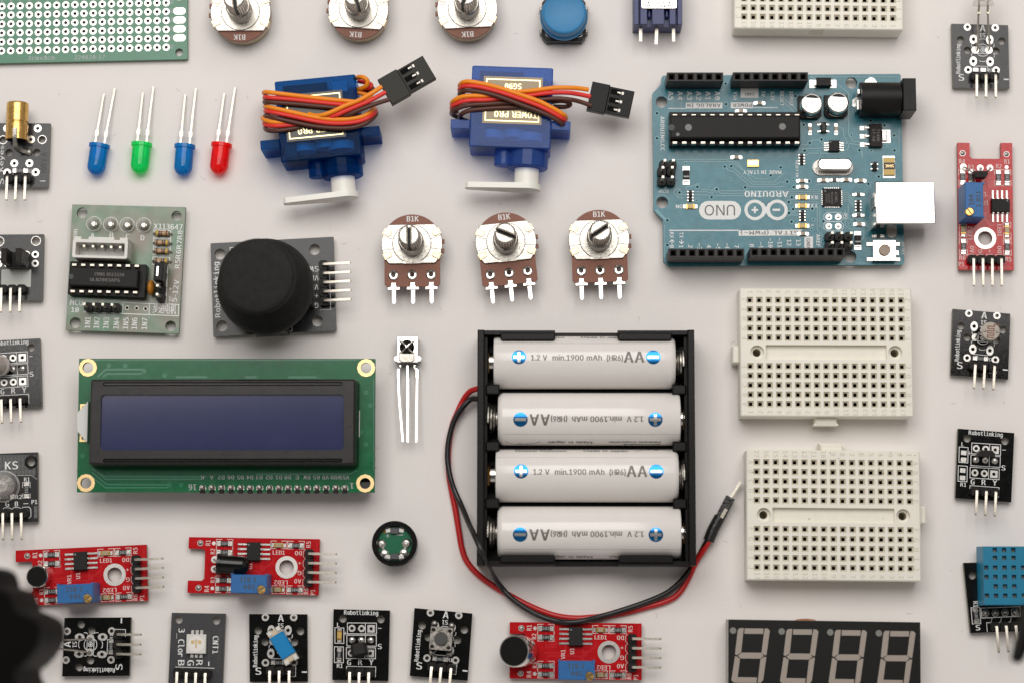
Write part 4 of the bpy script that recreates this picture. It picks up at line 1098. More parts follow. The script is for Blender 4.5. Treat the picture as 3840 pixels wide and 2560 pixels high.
ra_header(o, [q(50, 1035, zt+2), q(212, 1035, zt+2), q(372, 1032, zt+2)], (0, -1), z, 6.4)
X0, Y0 = q(430, 640, z+0.5); X1, Y1 = q(130, 440, z+0.5)
xc, yc = q(330, 560, z+1.0); b = MB(M_chip)
b.box(xc, yc, 5.6, 4.2, z, z+4.4, ch=0.1)
for s_ in (-1, 1): b.box(xc + s_*1.95, yc+0.15, 1.6, 3.9, z+4.4, z+10.5, ch=0.15)
b.build('light_gate', o)
for p in ((458, 438), (455, 597)):
    b = MB(M_sold); b.blob(*q(*p), 0.8, 0.5, z+0.02); b.build('solder_joint', o)

# ------------------------------------------------------------------ KS board, left edge
Zk = Z(0, 1680, 4.356); F = fr_right(Zk(612, 60), Zk(622, 1195), 15.6, 2.6); q = mirror_q(F, Zk)
o = thing('light_module', 'black board printed KS cut by the left edge, big clear dome diode', 'sensor module', F, 'small black sensor boards')
TR, BR = q(612, 60), q(622, 1195)
m_ks = mat('pcb_ks', (0.022, 0.022, 0.023), 0.2, ior=0.45)
board(o, [TR, (TR[0]-15.6, TR[1]), (BR[0]-15.6, BR[1]), BR], 1.0, zt, m_ks, M_edge, [circ(*q(507, 222), 1.1, 22)])
s = MB(M_silk, M_blksheen, M_silkg, M_blk); zs = z + SILK
x, y = q(507, 222); s.ring(x, y, 1.12, 1.75, z+0.02, 24, m=3)
for i in range(30):
    for j in range(17):
        X, Y = q(-60+22.5*i, 118+19.5*j)
        if X > TR[0]-0.5 or (X-x)**2 + (Y-y)**2 < 3.6: continue
        s.flat(rr(X, Y, 0.2, 0.13), z+0.01, m=2)
for i in range(3):
    for j in range(10): s.flat(rr(*q(565+18*i, 950+20*j), 0.2, 0.15), z+0.01, m=2)
s.text('KS', *q(188, 275), 2.1, zs, w=3.4); s.text('R1', *q(440, 505), 1.05, zs, w=1.5); s.text('R2', *q(305, 790), 1.05, zs, w=1.7)
s.text('G', *q(118, 905), 1.4, zs); s.text('B', *q(270, 905), 1.3, zs); s.text('P1', *q(562, 872), 1.1, zs, w=1.5); s.line([q(387, 900), q(458, 898)], 0.18, zs)
s.line([q(370, 640), q(368, 555), q(492, 552), q(492, 640)], 0.12, zs); s.line([q(370, 735), q(372, 808), q(495, 808), q(492, 735)], 0.12, zs)
s.line([q(50, 985), q(75, 965), q(160, 968), q(180, 988), q(205, 985), q(225, 963), q(315, 963), q(335, 978)], 0.14, zs); s.line([q(360, 975), q(375, 957), q(475, 955), q(505, 990), q(505, 1110), q(470, 1138)], 0.16, zs)
s.line([q(280, 440), q(520, 440), q(600, 500)], 0.14, zs, m=2)
x, y = q(70, 620, z); s.ring(x, y, 4.1, 4.25, zs, 48, m=2)
s.build('printing', o)
resistor(o, *q(440, 680), 90, z, '151', L=3.8, Wd=1.6); resistor(o, *q(95, 790), 0, z, '151', L=4.2, Wd=1.6)
ra_header(o, [q(-80, 1065, zt+2), q(72, 1065, zt+2), q(222, 1065, zt+2), q(372, 1062, zt+2)], (0, -1), z, 6.8)
b = MB(M_clear); pr = [(4.3, 0), (4.3, 0.9), (3.9, 1.0)] + [(3.9*math.cos(math.radians(a)), 2.6+3.9*math.sin(math.radians(a))) for a in range(0, 90, 10)] + [(0.1, 6.5)]
b.lathe(pr, Matrix.Translation((x, y, z)), 40); d = b.build('lens', o)
b = MB(M_nick); b.lathe([(3.0, 0.8), (1.6, 2.6), (1.4, 2.2)], Matrix.Translation((x, y, z)), 24); b.build('die_cup', d)

# ------------------------------------------------------------------ three colour board, bottom row
ZC = N(0, 3); F = fr_corners([ZC(1578, 920), ZC(2072, 928), ZC(2045, 1590), ZC(1545, 1582)], 2.4); q = mirror_q(F, ZC); zt = z = 2.4
o = thing('three_colour_light_module', 'grey board with square white light chip and sideways lettering', 'sensor module', F, 'small black sensor boards')
m_c = mat('pcb_grey', (0.052, 0.052, 0.056), 0.3, var=0.1, vs=1)
board(o, [q(1578, 920), q(2072, 928), q(2045, 1590), q(1545, 1582)], 0.8, zt, m_c, M_edge, [circ(*q(1643, 982), 1.1, 22), circ(*q(1987, 992), 1.1, 22)])
s = MB(M_silk, M_ink); zs = z + SILK
s.text('3_Clor', *q(1665, 1195), 1.6, zs, -90, w=7.4)
for t_, x in (('B', 1665), ('G', 1752), ('R', 1832)): s.text(t_, *q(x, 1380), 1.7, zs, -90, w=1.4)
s.line([q(1918, 1370), q(1918, 1405)], 0.3, zs); s.text('CNT1', *q(1980, 1215), 1.5, zs, -90, w=4.6)
s.text('Robotlinking', *q(2015, 1262), 1.0, zs, -90, w=11.8, m=1)
s.line([q(1612, 1418), q(1968, 1430)], 0.16, zs); s.line([q(1875, 1098), q(1918, 1100), q(1918, 1370)], 0.16, zs, m=1)
s.build('printing', o)
x, y = q(1802, 1207, z+1.4); b = MB(M_white, mat('led_window', (0.85, 0.83, 0.80), 0.2)); b.box(x, y, 5.2, 5.1, z+0.05, z+1.5, ch=0.1); b.disc(x, y, 2.1, z+1.51, 30, 1)
lc = b.build('light_chip', o)
b = MB(M_gold); [b.box(x+dx, y+dy, w_, h_, z+1.515, z+1.55) for dx, dy, w_, h_ in ((0, 0.1, 0.4, 2.2), (-0.9, 0.5, 0.9, 0.9), (0.9, 0.5, 0.9, 0.9))]; b.build('die', lc)
for i in (-1, 0, 1):
    for s_ in (-1, 1): b = MB(M_tin); b.box(x+i*1.22, y+s_*3.1, 0.9, 1.3, z+0.01, z+0.35, ch=0.1, r=0.2); b.build('contact', lc)
ra_header(o, [q(1636, 1468, zt+2), q(1722, 1471, zt+2), q(1808, 1474, zt+2), q(1895, 1477, zt+2)], (0, -1), z, 6.2)

# ------------------------------------------------------------------ red comparator boards; reference reading from the bottom one
ZD = Z(1840, 2300, 3.5636); FD = fr_corners([ZD(255, 108), ZD(2018, 127), ZD(2018, 885), ZD(252, 862)], 2.4); qd = mirror_q(FD, ZD)
def red_board(F, name, label):
    zt, zb = 2.4, 0.8; z = zt
    o = thing(name, label, 'sensor module', F, 'red sensor boards')
    TL, TR, BR, BL = qd(255, 108), qd(2018, 127), qd(2018, 885), qd(252, 862)
    nx = TL[0] + 4.5; ny0, ny1 = TL[1] - 3.1, BL[1] + 3.3
    out = [TL, TR, BR, BL, (BL[0], ny1), (nx-0.6, ny1), (nx, ny1+0.6), (nx, ny0-0.6), (nx-0.6, ny0), (TL[0], ny0)]
    board(o, out, zb, zt, M_red, M_edger, [circ(*qd(1580, 510), 1.95, 32), circ(*qd(592, 192), 0.22, 10)])
    c = MB(M_redt); zc = z + 0.006
    for P_ in ([(740, 240), (740, 440), (870, 440), (870, 330)], [(1000, 400), (1000, 520), (720, 520)], [(1230, 480), (1230, 570), (1340, 480), (1400, 440), (1400, 380)], [(750, 560), (1090, 560), (1200, 570), (1240, 620)],
               [(1980, 170), (1980, 860)], [(750, 600), (750, 700)], [(1700, 650), (1980, 655)]):
        c.line([qd(*p) for p in P_], 0.5, zc)
    c.flat(rr(*qd(1255, 530), 1.5, 1.6), zc+0.01); c.flat(rr(*qd(815, 400), 1.6, 1.1), zc+0.01)
    c.build('copper_traces', o)
    x, y = qd(1580, 510)
    b = MB(M_tin); b.ring(x, y, 1.95, 3.0, z+PADZ, 40)
    for p in ((410, 190), (400, 795)): b.ring(*qd(*p), 0.0, 0.8, z+PADZ, 20)
    for p in ((592, 192), (588, 800)): b.ring(*qd(*p), 0.0, 0.5, z+PADZ, 16)
    b.build('solder_pads', o)
    s = MB(mat('silk_pink', (0.78, 0.60, 0.56), 0.6)); zs = z + SILK
    for t_, x, y, r_, h, w_ in (('R1', 515, 185, 90, 1.25, 1.4), ('R2', 580, 300, 90, 1.15, 1.4), ('R3', 590, 685, 90, 1.15, 1.4), ('R4', 512, 805, 90, 1.25, 1.6), ('R5', 1868, 200, 90, 1.15, 1.6), ('R6', 1853, 830, 90, 1.15, 1.6),
                             ('P1', 1940, 845, 90, 1.15, 1.4), ('LED1', 1470, 312, 0, 1.1, 3.2), ('LED2', 1508, 715, 180, 1.1, 3.6), ('U1', 1088, 495, 90, 1.1, 1.6), ('VR1', 968, 540, 90, 1.1, 2.4),
                             ('DO', 1735, 318, 180, 1.1, 1.8), ('+', 1755, 450, 0, 0.9, 0.9), ('G', 1757, 585, 180, 1.1, 1.0), ('AO', 1735, 697, 180, 1.1, 1.8)):
        s.text(t_, *qd(x, y), h, zs, r_, w=w_)
    for (x0, y0, x1, y1) in ((628, 138, 848, 362), (628, 632, 848, 855), (1362, 155, 1578, 258), (1590, 157, 1812, 262), (1390, 760, 1560, 862), (1588, 760, 1810, 868)):
        m1, m2 = x0 + 75, x1 - 75
        s.line([qd(m1, y0), qd(x0, y0), qd(x0, y1), qd(m1, y1)], 0.17, zs); s.line([qd(m2, y0), qd(x1, y0), qd(x1, y1), qd(m2, y1)], 0.17, zs)
    P_ = []
    for k in range(4): y = 270 + 128*k; P_ += [(1828, y), (1803, y+25), (1803, y+95), (1828, y+122)]
    s.line([qd(*p) for p in P_], 0.14, zs)
    s.build('printing', o)
    for p in ((410, 190), (400, 795)): b = MB(M_soldd); b.blob(*qd(*p), 0.7, 0.35, z+0.02, 16); b.build('solder_joint', o)
    for x, y, t_ in ((740, 193, '103'), (740, 312, '104'), (735, 690, '152'), (735, 805, '102'), (1703, 215, '102'), (1700, 815, '104')): resistor(o, *qd(x, y), 0, z, t_, L=3.6, Wd=1.45)
    for x, y in ((1467, 212), (1465, 812)): smdled(o, *qd(x, y), 0, z, mat('led_beige', (0.42, 0.34, 0.20), 0.3))
    c = chip(o, *qd(1138, 300, z+1.2), 3.6, 4.9, z, 1.55, n=4, pitch=1.27, pl=2.7, pw=0.6)
    ra_header(o, [qd(1893, 330+127*k, z+2) for k in range(4)], (1, 0), z, 7.3, hz=0.8)
    trimmer(o, *qd(1148, 755, z+9), 0, z-0.4)
    return o, z
# bottom: big microphone
o, z = red_board(FD, 'sound_sensor_module', 'red sensor board at the bottom edge with large silver microphone capsule')
x, y = qd(425, 500, z); M = Matrix.Translation((x, y, z+0.3)) @ Matrix.Rotation(math.radians(-18), 4, 'Y') @ Matrix.Rotation(math.radians(-1), 4, 'X')
b = MB(M_nick); b.lathe([(4.2, 0), (4.2, 6.9), (4.05, 7.1), (3.85, 7.1)], M, 56); mc = b.build('microphone', o)
b = MB(mat('felt', (0.012, 0.012, 0.011), 0.95, ior=0.1, bump=0.5, bs=8, speck=(7, 0.68, (0.10, 0.10, 0.09)))); b.lathe([(3.85, 7.05), (3.8, 7.14), (0.02, 7.16)], M, 48); b.build('felt_cover', mc)
# left: small microphone
T = N(0, 3); F = fr_corners([T(160, 354), T(1335, 297), T(1335, 803), T(170, 858)], 2.4); F.ang -= 0.2
o, z = red_board(F, 'small_sound_sensor_module', 'red sensor board near the bottom left with small round black microphone')
q = mirror_q(F, T); x, y = q(356, 590, z+2)
b = MB(M_nick); b.lathe([(2.95, 0), (2.95, 4.1), (2.8, 4.25), (2.65, 4.25)], Matrix.Translation((x, y, z)), 44); mc = b.build('microphone', o)
b = MB(MATS['felt']); b.lathe([(2.65, 4.2), (2.6, 4.29), (0.02, 4.3)], Matrix.Translation((x, y, z)), 40); b.build('felt_cover', mc)
# flame sensor
TB = N(1, 3); F = fr_corners([T(1747, 220), TB(578, 246), TB(560, 757), T(1732, 742)], 2.4)
o, z = red_board(F, 'flame_sensor_module', 'red sensor board with black bullet-shaped diode lying on it')
q = mirror_q(F, T); x, y = q(2010, 470, z+3)
led_body(o, M_blkg, M_blkp, Matrix.Translation((x-0.3, y, z+3.2)) @ Matrix.Rotation(math.radians(-3), 4, 'Z') @ Matrix.Rotation(math.radians(90), 4, 'Y'))
for p in ((1972, 432), (1970, 520)):
    b = MB(M_soldd); a_ = q(*p); b.tube([(*a_, z), (a_[0], a_[1], z+2.6), (x, y + (0.6 if p[1] < 470 else -0.6), z+3.1)], 0.25, 6); b.build('lead', o)
    b = MB(M_tin); b.ring(*a_, 0.3, 0.95, z+PADZ+0.01); b.build('solder_pads', o)
# hall sensor, turned upright at the right edge
T0, T1 = N(3, 0), N(3, 1); F = fr_corners([T0(2243, 1322), T1(2257, 912), T1(1753, 912), T0(1742, 1312)], 2.4)
o, z = red_board(F, 'magnetic_field_sensor_module', 'red sensor board standing upright at the right edge, tall blue trimmer')
q = mirror_q(F, T1); x, y = q(1947, 45, z+4)
b = MB(M_chip); b.M = Matrix.Translation((x, y, z+2.4)) @ Matrix.Rotation(math.radians(90), 4, 'Z')
b.prism([(-1.4, -0.8), (1.4, -0.8), (2.0, 0.2), (1.9, 0.9), (-1.9, 0.9), (-2.0, 0.2)], 0, 3.0, ch=0.1); h = b.build('sensor', o)
q0 = mirror_q(F, T0)
for p in ((1795, 1535), (1950, 1545), (2040, 1545)):
    b = MB(M_soldd); a_ = q0(*p); b.tube([(*a_, z), (a_[0]+0.4, a_[1], z+1.6), (x-0.5, y + (a_[1]-y)*0.25, z+2.6)], 0.22, 6); b.build('lead', h)
    b = MB(M_tin); b.ring(*a_, 0.3, 0.9, z+PADZ+0.01); b.build('solder_pads', o)
# ------------------------------------------------------------------ motor driver board
T = N(0, 1); zt = z = 3.0
F = fr_corners([T(665, 312), T(1705, 337), T(1642, 1497), T(603, 1463)], zt); q = mirror_q(F, T)
o = thing('motor_driver_board', 'pale green board with four clear diodes, white socket and black chip', 'circuit board', F)
S = 2.45*13.75
board(o, [q(665, 312), q(1705, 337), q(1642, 1497), q(603, 1463)], 1.6, zt, M_step, M_edgeg, [circ(*q(755, 390), 1.5, 28), circ(*q(1622, 418), 1.4, 28), circ(*q(692, 1397), 1.5, 28), circ(*q(1567, 1427), 1.45, 28)] + [circ(*q(*p), 0.4, 12) for p in ((1168, 1262), (1255, 1265), (1337, 1270))])
s = MB(M_silk, M_tealt); zs = z + SILK
for p in ((863, 490), (1017, 495), (1167, 500), (1320, 502)): x, y = q(*p); s.ring(x, y, 1.93, 2.08, zs, 40)
for t_, x, y in (('A', 850, 600), ('B', 1025, 594), ('C', 1172, 607), ('D', 1310, 618)): s.text(t_, *q(x, y), 1.5, zs)
s.text('X113647', *q(1545, 517), 1.5, zs, w=7.9); s.text('R5R6R7R8', *q(1642, 725), 1.35, zs, 88, w=10.4); s.text('MCU', *q(702, 1215), 1.4, zs, w=3.4); s.text('10', *q(690, 1280), 1.3, zs, w=2.0)
s.text('5-12V', *q(1612, 1105), 1.4, zs, 86, w=6.0); s.text('+', *q(1566, 1087), 1.0, zs); s.line([q(1562, 1160), q(1560, 1200)], 0.2, zs)
s.text('A/6591', *q(692, 600), 1.0, zs, 90, w=3.8)
for i, x in enumerate((805, 888, 975, 1068, 1155, 1235, 1328)): s.text('1N%d' % (i+1), *q(x, 1395+i*2), 1.45, zs, 89, w=3.1)
s.line([q(772, 1300), q(1638, 1335), q(1643, 1232), q(1372, 1222), q(1370, 1320)], 0.25, zs); s.line([q(1130, 1212), q(1128, 1308)], 0.2, zs); s.line([q(1130, 1212), q(1368, 1225)], 0.2, zs)
s.line([q(1540, 880), q(1525, 1215)], 0.3, zs); s.line([q(1343, 945), q(1337, 1120)], 0.25, zs)
s.text('步进电机', *q(1512, 1283), 1.5, zs, -2, w=6.3, gap=0.1)
for k, (x, y) in enumerate(((1490, 588), (1487, 665), (1485, 745), (1480, 835))): s.line([q(x-75, y-40), q(x+80, y-36), q(x+76, y+34), q(x-78, y+30)], 0.22, zs, closed=True)
s.build('printing', o)
pd = MB(M_soldd)
for p in ((1168, 1262), (1255, 1265), (1337, 1270)): pd.ring(*q(*p), 0.4, 0.6, z+PADZ)
pd.build('solder_pads', o)
for p in ((872, 500), (1027, 503), (1178, 510), (1330, 512)):
    x, y = q(*p); M = Matrix.Translation((x, y, z)); c = MB(M_clear)
    c.lathe([(1.75, 0), (1.75, 0.8), (1.5, 0.9), (1.5, 3.6)] + [(1.5*math.cos(math.radians(a)), 3.6+1.5*math.sin(math.radians(a))) for a in range(12, 90, 13)] + [(0.05, 5.1)], M, 28)
    d = c.build('clear_diode', o); c = MB(M_nick); c.lathe([(0.9, 1.0), (0.6, 2.0), (0.55, 1.9)], M, 16); c.box(x+0.6, y, 0.4, 0.5, z+0.5, z+1.9); c.build('die_cup', d)
# resistors
for k, (x, y) in enumerate(((1490, 578), (1490, 665), (1487, 742), (1482, 832))):
    X, Y = q(x, y, z+1.2); M = Matrix.Translation((X, Y, z+1.3)) @ Matrix.Rotation(math.radians(90), 4, 'Y')
    cs = [mat('resistor_tan', (0.50, 0.33, 0.18), 0.4), mat('band_yellow', (0.55, 0.42, 0.03), 0.4), mat('band_violet', (0.06, 0.03, 0.06), 0.4), mat('band_brown', (0.10, 0.03, 0.015), 0.4)]
    b = MB(*cs); pr = [(0.25, -1.85), (0.7, -1.7), (0.85, -1.3), (0.62, -0.9), (0.6, 0.9), (0.85, 1.3), (0.7, 1.7), (0.25, 1.85)]
    sg = -1 if k == 0 else 1; pr = [(r, zz*sg) for r, zz in pr]; pr = pr if sg > 0 else pr
    b.lathe(pr, M, 20)
    for zc, mi, r in ((1.3, 1, 0.87), (0.7, 2, 0.68), (0.15, 3, 0.63), (-1.3, 3, 0.87)):
        b.lathe([(r*0.98, zc*sg-0.17), (r, zc*sg), (r*0.98, zc*sg+0.17)], M, 20, m=mi, caps=False)
    r_ = b.build('resistor', o)
    b = MB(M_pin); b.tube([(X-2.5, Y, z), (X-2.4, Y, z+0.9), (X-1.8, Y, z+1.3)], 0.24); b.tube([(X+2.5, Y, z), (X+2.4, Y, z+0.9), (X+1.8, Y, z+1.3)], 0.24); b.build('lead_wires', r_)
# white five way socket
x0, y0 = q(668, 640, z+6.5); x1, y1 = q(1165, 800, z+6.5)
cx, cy, w, h = (x0+x1)/2+0.1, (y0+y1)/2, x1-x0, y0-y1+0.7
b = MB(M_white); outl = rr(cx, cy, w, h, 0.5); inn = rr(cx, cy-0.1, w-1.6, h-1.5, 0.3)
b.prism(outl, z, z+0.9); b.prism(outl, z+0.9, z+6.6, holes=[inn], bottom=False)
for xx, ww in ((cx-w/2+1.2, 2.0), (cx+0.2, 7.0), (cx+w/2-1.2, 2.2)): b.box(xx, cy+h/2+0.3, ww, 0.8, z, z+6.5, ch=0.1)
js = b.build('plug_socket', o)
for i in range(5):
    X, Y = q(783+83*i, 702+i*3, z+3.5); b = MB(M_pin); b.bar([(X, Y, z+0.9), (X, Y, z+5.2)], 0.62); b.build('pin', js)
# socketed chip
x0, y0 = q(642, 840, z+3.2); x1, y1 = q(1332, 1165, z+3.2); cx, cy = (x0+x1)/2, (y0+y1)/2
b = MB(M_blkp); b.prism(rr(cx, cy, x1-x0, y0-y1, 0.3, -1.0), z, z+3.4, ch=0.1, holes=()); so = b.build('chip_socket', o)
X0, Y0 = q(640, 888, z+6.4); X1, Y1 = q(1262, 1075, z+6.4)
b = MB(M_chip, M_ink, M_inkg); b.box((X0+X1)/2, (Y0+Y1)/2, X1-X0, Y0-Y1, z+3.5, z+6.4, -0.6, ch=0.3); b.disc(X0+0.5, (Y0+Y1)/2, 0.7, z+6.41, 16, 1)
b.text('CM06 9513334', *q(1005, 955, z+6.4), 0.9, z+6.412, 0, w=8.0, m=2); b.text('ULN2003APG', *q(965, 1005, z+6.4), 0.9, z+6.412, 0, w=8.0, m=2)
b.build('chip', so)
for i in range(8):
    for yy, dx in ((866, 0), (1108, -15)):
        lx, ly = q(683+82*i+dx, yy+i*1.5, z+4.6); b = MB(M_pin); b.box(lx, ly, 1.3, 0.75, z+3.0, z+4.7, ch=0.1); b.build('chip_leg', so)
up_header(o, [q(815+84*i, 1255+2*i, z+2) for i in range(4)], z, hp=5.6, rot=-1)
hd = up_header(o, [q(1487, 880, z+2), q(1485, 960, z+2), q(1478, 1085, z+2), q(1475, 1165, z+2)], z, hp=5.2, rot=-2)
X, Y = q(1468, 935, z+6); b = MB(M_blkp, M_nick); b.box(X, Y, 2.5, 5.0, z+2.6, z+8.0, -2, ch=0.15); b.box(X-0.3, Y, 0.5, 2.6, z+8.0, z+8.02, -2, m=1); b.build('jumper_cap', hd)
X, Y = q(1392, 1080, z+2); b = MB(mat('ceramic_orange', (0.52, 0.20, 0.02), 0.25)); b.lathe([(0.1, -2.3)] + [(2.1*math.cos(math.radians(a)), 2.3*math.sin(math.radians(a))) for a in range(-75, 76, 15)] + [(0.1, 2.3)], Matrix.Translation((X, Y, z+2.6)) @ Matrix.Diagonal((0.5, 1.0, 1.0, 1)), 24); b.build('disc_capacitor', o)

# ------------------------------------------------------------------ joystick
ZJ = Z(740, 840, 3.408); zt = z = 2.8; F = fr_corners([ZJ(168, 250), ZJ(1738, 165), ZJ(1775, 1358), ZJ(205, 1437)], zt); q = mirror_q(F, ZJ)
o = thing('joystick_module', 'grey-sheened black board with big black mushroom-shaped thumb stick', 'joystick', F)
board(o, [q(168, 250), q(1738, 165), q(1775, 1358), q(205, 1437)], 1.2, zt, M_blksheen, M_edge, [circ(*q(*p), 1.52, 30) for p in ((290, 388), (1500, 328), (315, 1302), (1535, 1240))])
s = MB(M_silk, M_silkg); zs = z + SILK
s.text('Robotlinking', *q(250, 842), 1.45, zs, 90, w=15.2)
for t_, y, w_ in (('SW', 577, 2.6), ('VRy', 692, 3.4), ('VRx', 808, 3.4), ('+5V', 925, 3.4), ('GND', 1042, 3.4)): s.text(t_, *q(1548-w_*23.5, y), 1.45, zs, 180-3, w=w_)
s.line([q(1690, 615), q(1705, 1095), q(1570, 1102)], 0.14, zs); s.line([q(420, 400), q(418, 305), q(520, 300)], 0.2, zs); s.line([q(950, 1385), q(1212, 1370), q(1208, 1280)], 0.2, zs)
s.build('printing', o)
b = MB(M_hole)
for y in (600, 712, 826, 942, 1056): b.flat(rr(*q(1720, y), 1.5, 0.6), z+0.02)
b.build('printing', o)  # one dark dash on the board below each pin
ra_header(o, [q(1612+2*k, 527+116*k, z+2) for k in range(5)], (1, 0), z, 7.3, hz=1.0, body=(2.5, 2.4))
cx, cy = q(905, 845, z+8)
b = MB(M_blkp, M_steel); b.box(cx, cy, 16, 16, z, z+5, ch=0.3); b.box(cx, cy, 12, 15.5, z+5, z+9, ch=0.5); b.box(cx, cy-9.5, 9, 4, z, z+9, ch=0.4); b.box(cx+9.5, cy, 4, 9, z, z+9, ch=0.4)
b.box(cx-1, cy+10.2, 6.5, 5, z, z+4.2, ch=0.2); b.build('stick_base', o)
m_r = mat('rubber_black', (0.014, 0.014, 0.013), 0.62, ior=0.2, var=0.25, vs=0.5, bump=0.4, bs=10, speck=(2.0, 0.74, (0.035, 0.034, 0.033)))
X, Y = q(865, 795, 15.5)
b = MB(m_r)
pr = [(4, 9), (10.5, 10), (12.4, 12), (12.95, 14.5), (12.4, 17.0), (10.9, 19.5), (8.9, 22.0), (7.6, 25.0), (7.9, 28.0), (9.6, 30.3), (10.0, 31.6), (9.7, 32.9), (8.9, 33.5), (6, 33.85), (3, 33.95), (0.05, 34.0)]
pr = [tuple(p) for p in catmull([(r, zz, 0) for r, zz in pr], 3)]
b.lathe([(p[0], p[1]) for p in pr], Matrix.Translation((X, Y, 0)), 72); b.build('thumb_cap', o)

# ------------------------------------------------------------------ character display
T0, T1 = N(0, 2), N(1, 2); zt = z = 9.6
F = fr_corners([T0(727, 155), T1(1096, 157), T1(1088, 1383), T0(706, 1380)], zt); p_, q = mirror_q(F, T0), mirror_q(F, T1); F.ang = 0.0
o = thing('character_display', 'green circuit board with dark blue two-line display in a black frame', 'display', F)
cor = ((p_(808, 238), 1), (q(1012, 240), 1), (p_(790, 1297), 1), (q(1003, 1300), 1))
sqp = [p_(770, 605), p_(765, 885)]
board(o, [p_(727, 155), q(1096, 157), q(1088, 1383), p_(706, 1380)], 8.0, zt, M_grn, M_edgeg, [circ(*c[0], 1.5, 30) for c in cor] + [circ(*c, 0.5, 12) for c in sqp])
b = MB(M_gold)
for (x, y), _ in cor: b.ring(x, y, 1.5, 2.42, z+0.04, 12)
for c in sqp: b.flat(rr(*c, 1.95, 1.95), z+0.04, [circ(*c, 0.5, 12)])
b.build('solder_pads', o)
tr = MB(M_grnt, M_grnd)
def L_(qq, pts, w=0.45):
    P_ = [qq(*p) for p in pts]; tr.line(P_, w+0.3, z+0.004, 1); tr.line(P_, w, z+0.014)
L_(p_, [(850, 1170), (960, 1235), (1900, 1240)]); L_(p_, [(850, 1200), (980, 1310), (1550, 1312)]); L_(p_, [(830, 1230), (970, 1340), (1540, 1338)]); L_(p_, [(870, 1180), (970, 1262), (1850, 1262)])
L_(p_, [(900, 320), (970, 255), (1320, 255)]); L_(p_, [(950, 320), (985, 295), (1300, 295)]); L_(p_, [(740, 170), (2352, 170)], 0.2); L_(q, [(0, 170), (930, 170)], 0.2); L_(q, [(1080, 340), (1080, 1180)], 0.2)
L_(p_, [(1620, 325), (1900, 325)]); L_(p_, [(2260, 325), (2352, 325)]); L_(q, [(300, 325), (550, 325)]); L_(q, [(0, 1215), (860, 1215), (930, 1180)])
for qq, x, y in ((p_, 1000, 222), (p_, 1150, 222), (p_, 1513, 310), (p_, 1325, 270), (p_, 760, 1048), (p_, 1555, 1315), (p_, 1665, 1315), (q, 1012, 465), (q, 1010, 943), (q, 965, 832), (q, 1050, 585)):
    X, Y = qq(x, y); tr.ring(X, Y, 0.22, 0.55, z+0.024, 14); tr.disc(X, Y, 0.2, z+0.026, 10, 1)
tr.build('copper_traces', o)
s = MB(M_silkg, M_silk); zs = z + 0.036
names = ['K', 'A', 'D7', 'D6', 'D5', 'D4', 'D3', 'D2', 'D1', 'D0', 'E', 'RW', 'RS', 'VO', 'VDD', 'VSS']
xs = [1858, 1945, 2033, 2120, 2208, 2295]; xs2 = [30, 120, 208, 292, 378, 468, 555, 640, 730, 812]
pts = [(p_, x) for x in xs] + [(q, x) for x in xs2]
for t_, (qq, x) in zip(names, pts): s.text(t_, *qq(x, 1245), 1.0, zs, 180, w=0.85*len(t_))
s.text('16', *p_(1768, 1335), 1.5, zs, 180, w=2.0); s.text('1', *q(880, 1322), 1.5, zs, 180)
x0, y0 = q(930, 632); x1, y1 = q(950, 873); s.rect(x0, y0, x1, y1, 0.15, zs, 1)
s.build('printing', o)
for qq, x in pts:
    X, Y = qq(x+5, 1345); b = MB(M_soldd, M_blkp); b.ring(X, Y, 0.3, 0.95, z+0.05, 16); b.blob(X, Y+0.2, 0.75, 0.7, z+0.05, 14); b.bar([(X, Y+0.3, z+0.4), (X, Y+0.3, z+1.9)], 0.6); b.box(X, Y-0.9, 1.3, 1.0, z+0.03, z+0.4, ch=0.15, m=1); b.build('solder_joint', o)  # black block below each joint stands in for its dark reflection
b = MB(mat('diffuser_white', (0.70, 0.70, 0.68), 0.5)); b.prism([p_(825, 552), p_(722, 662), p_(722, 824), p_(815, 930)], z+0.05, z+2.2, ch=0.1); b.build('diffuser', o)
# bezel
zb_ = z + 7.2
x0, y0 = p_(833, 345, zb_); x1, y1 = q(908, 1125, zb_); cx, cy, w, h = (x0+x1)/2, (y0+y1)/2, x1-x0, y0-y1
wx0, wy0 = p_(930, 487, zb_); wx1, wy1 = q(805, 995, zb_)
m_bz = mat('bezel_black', (0.017, 0.015, 0.014), 0.34, ior=0.35, var=0.2, vs=0.3, rv=0.08)
b = MB(m_bz, M_blkg); outl = ccw(rr(cx, cy, w, h, 0.7)); win = rr((wx0+wx1)/2, (wy0+wy1)/2, wx1-wx0, wy0-wy1, 1.1)
gr = []
for yy in (388, 1090):
    gx0, gy = p_(945, yy, zb_); gx1, _ = q(795, yy, zb_); gr.append(rr((gx0+gx1)/2, gy, gx1-gx0, 1.0, 0.5))
lo = inset(outl, -0.5); b.wall(lo, outl, z+0.1, zb_-0.5); t = inset(outl, 0.5); b.wall(outl, t, zb_-0.5, zb_); b.flat(t, zb_, [win] + gr)
for g in gr:
    g = ccw(g); gi = inset(g, 0.3); b.wall(g, gi, zb_, zb_-0.35, 1); b.flat(gi, zb_-0.35, m=1)
wc = ccw(win); b.wall(wc[::-1], wc[::-1], zb_-0.8, zb_, 1)
b.build('bezel', o)
m_sc = mat('screen_blue', (0.030, 0.036, 0.10), 0.12, ior=0.42, var=0.06, vs=0.06, speck=(1.5, 0.80, (0.2, 0.2, 0.22)))
b = MB(m_sc); b.flat(rr(cx, cy, w-3, h-3), zb_-0.7); b.build('screen', o)
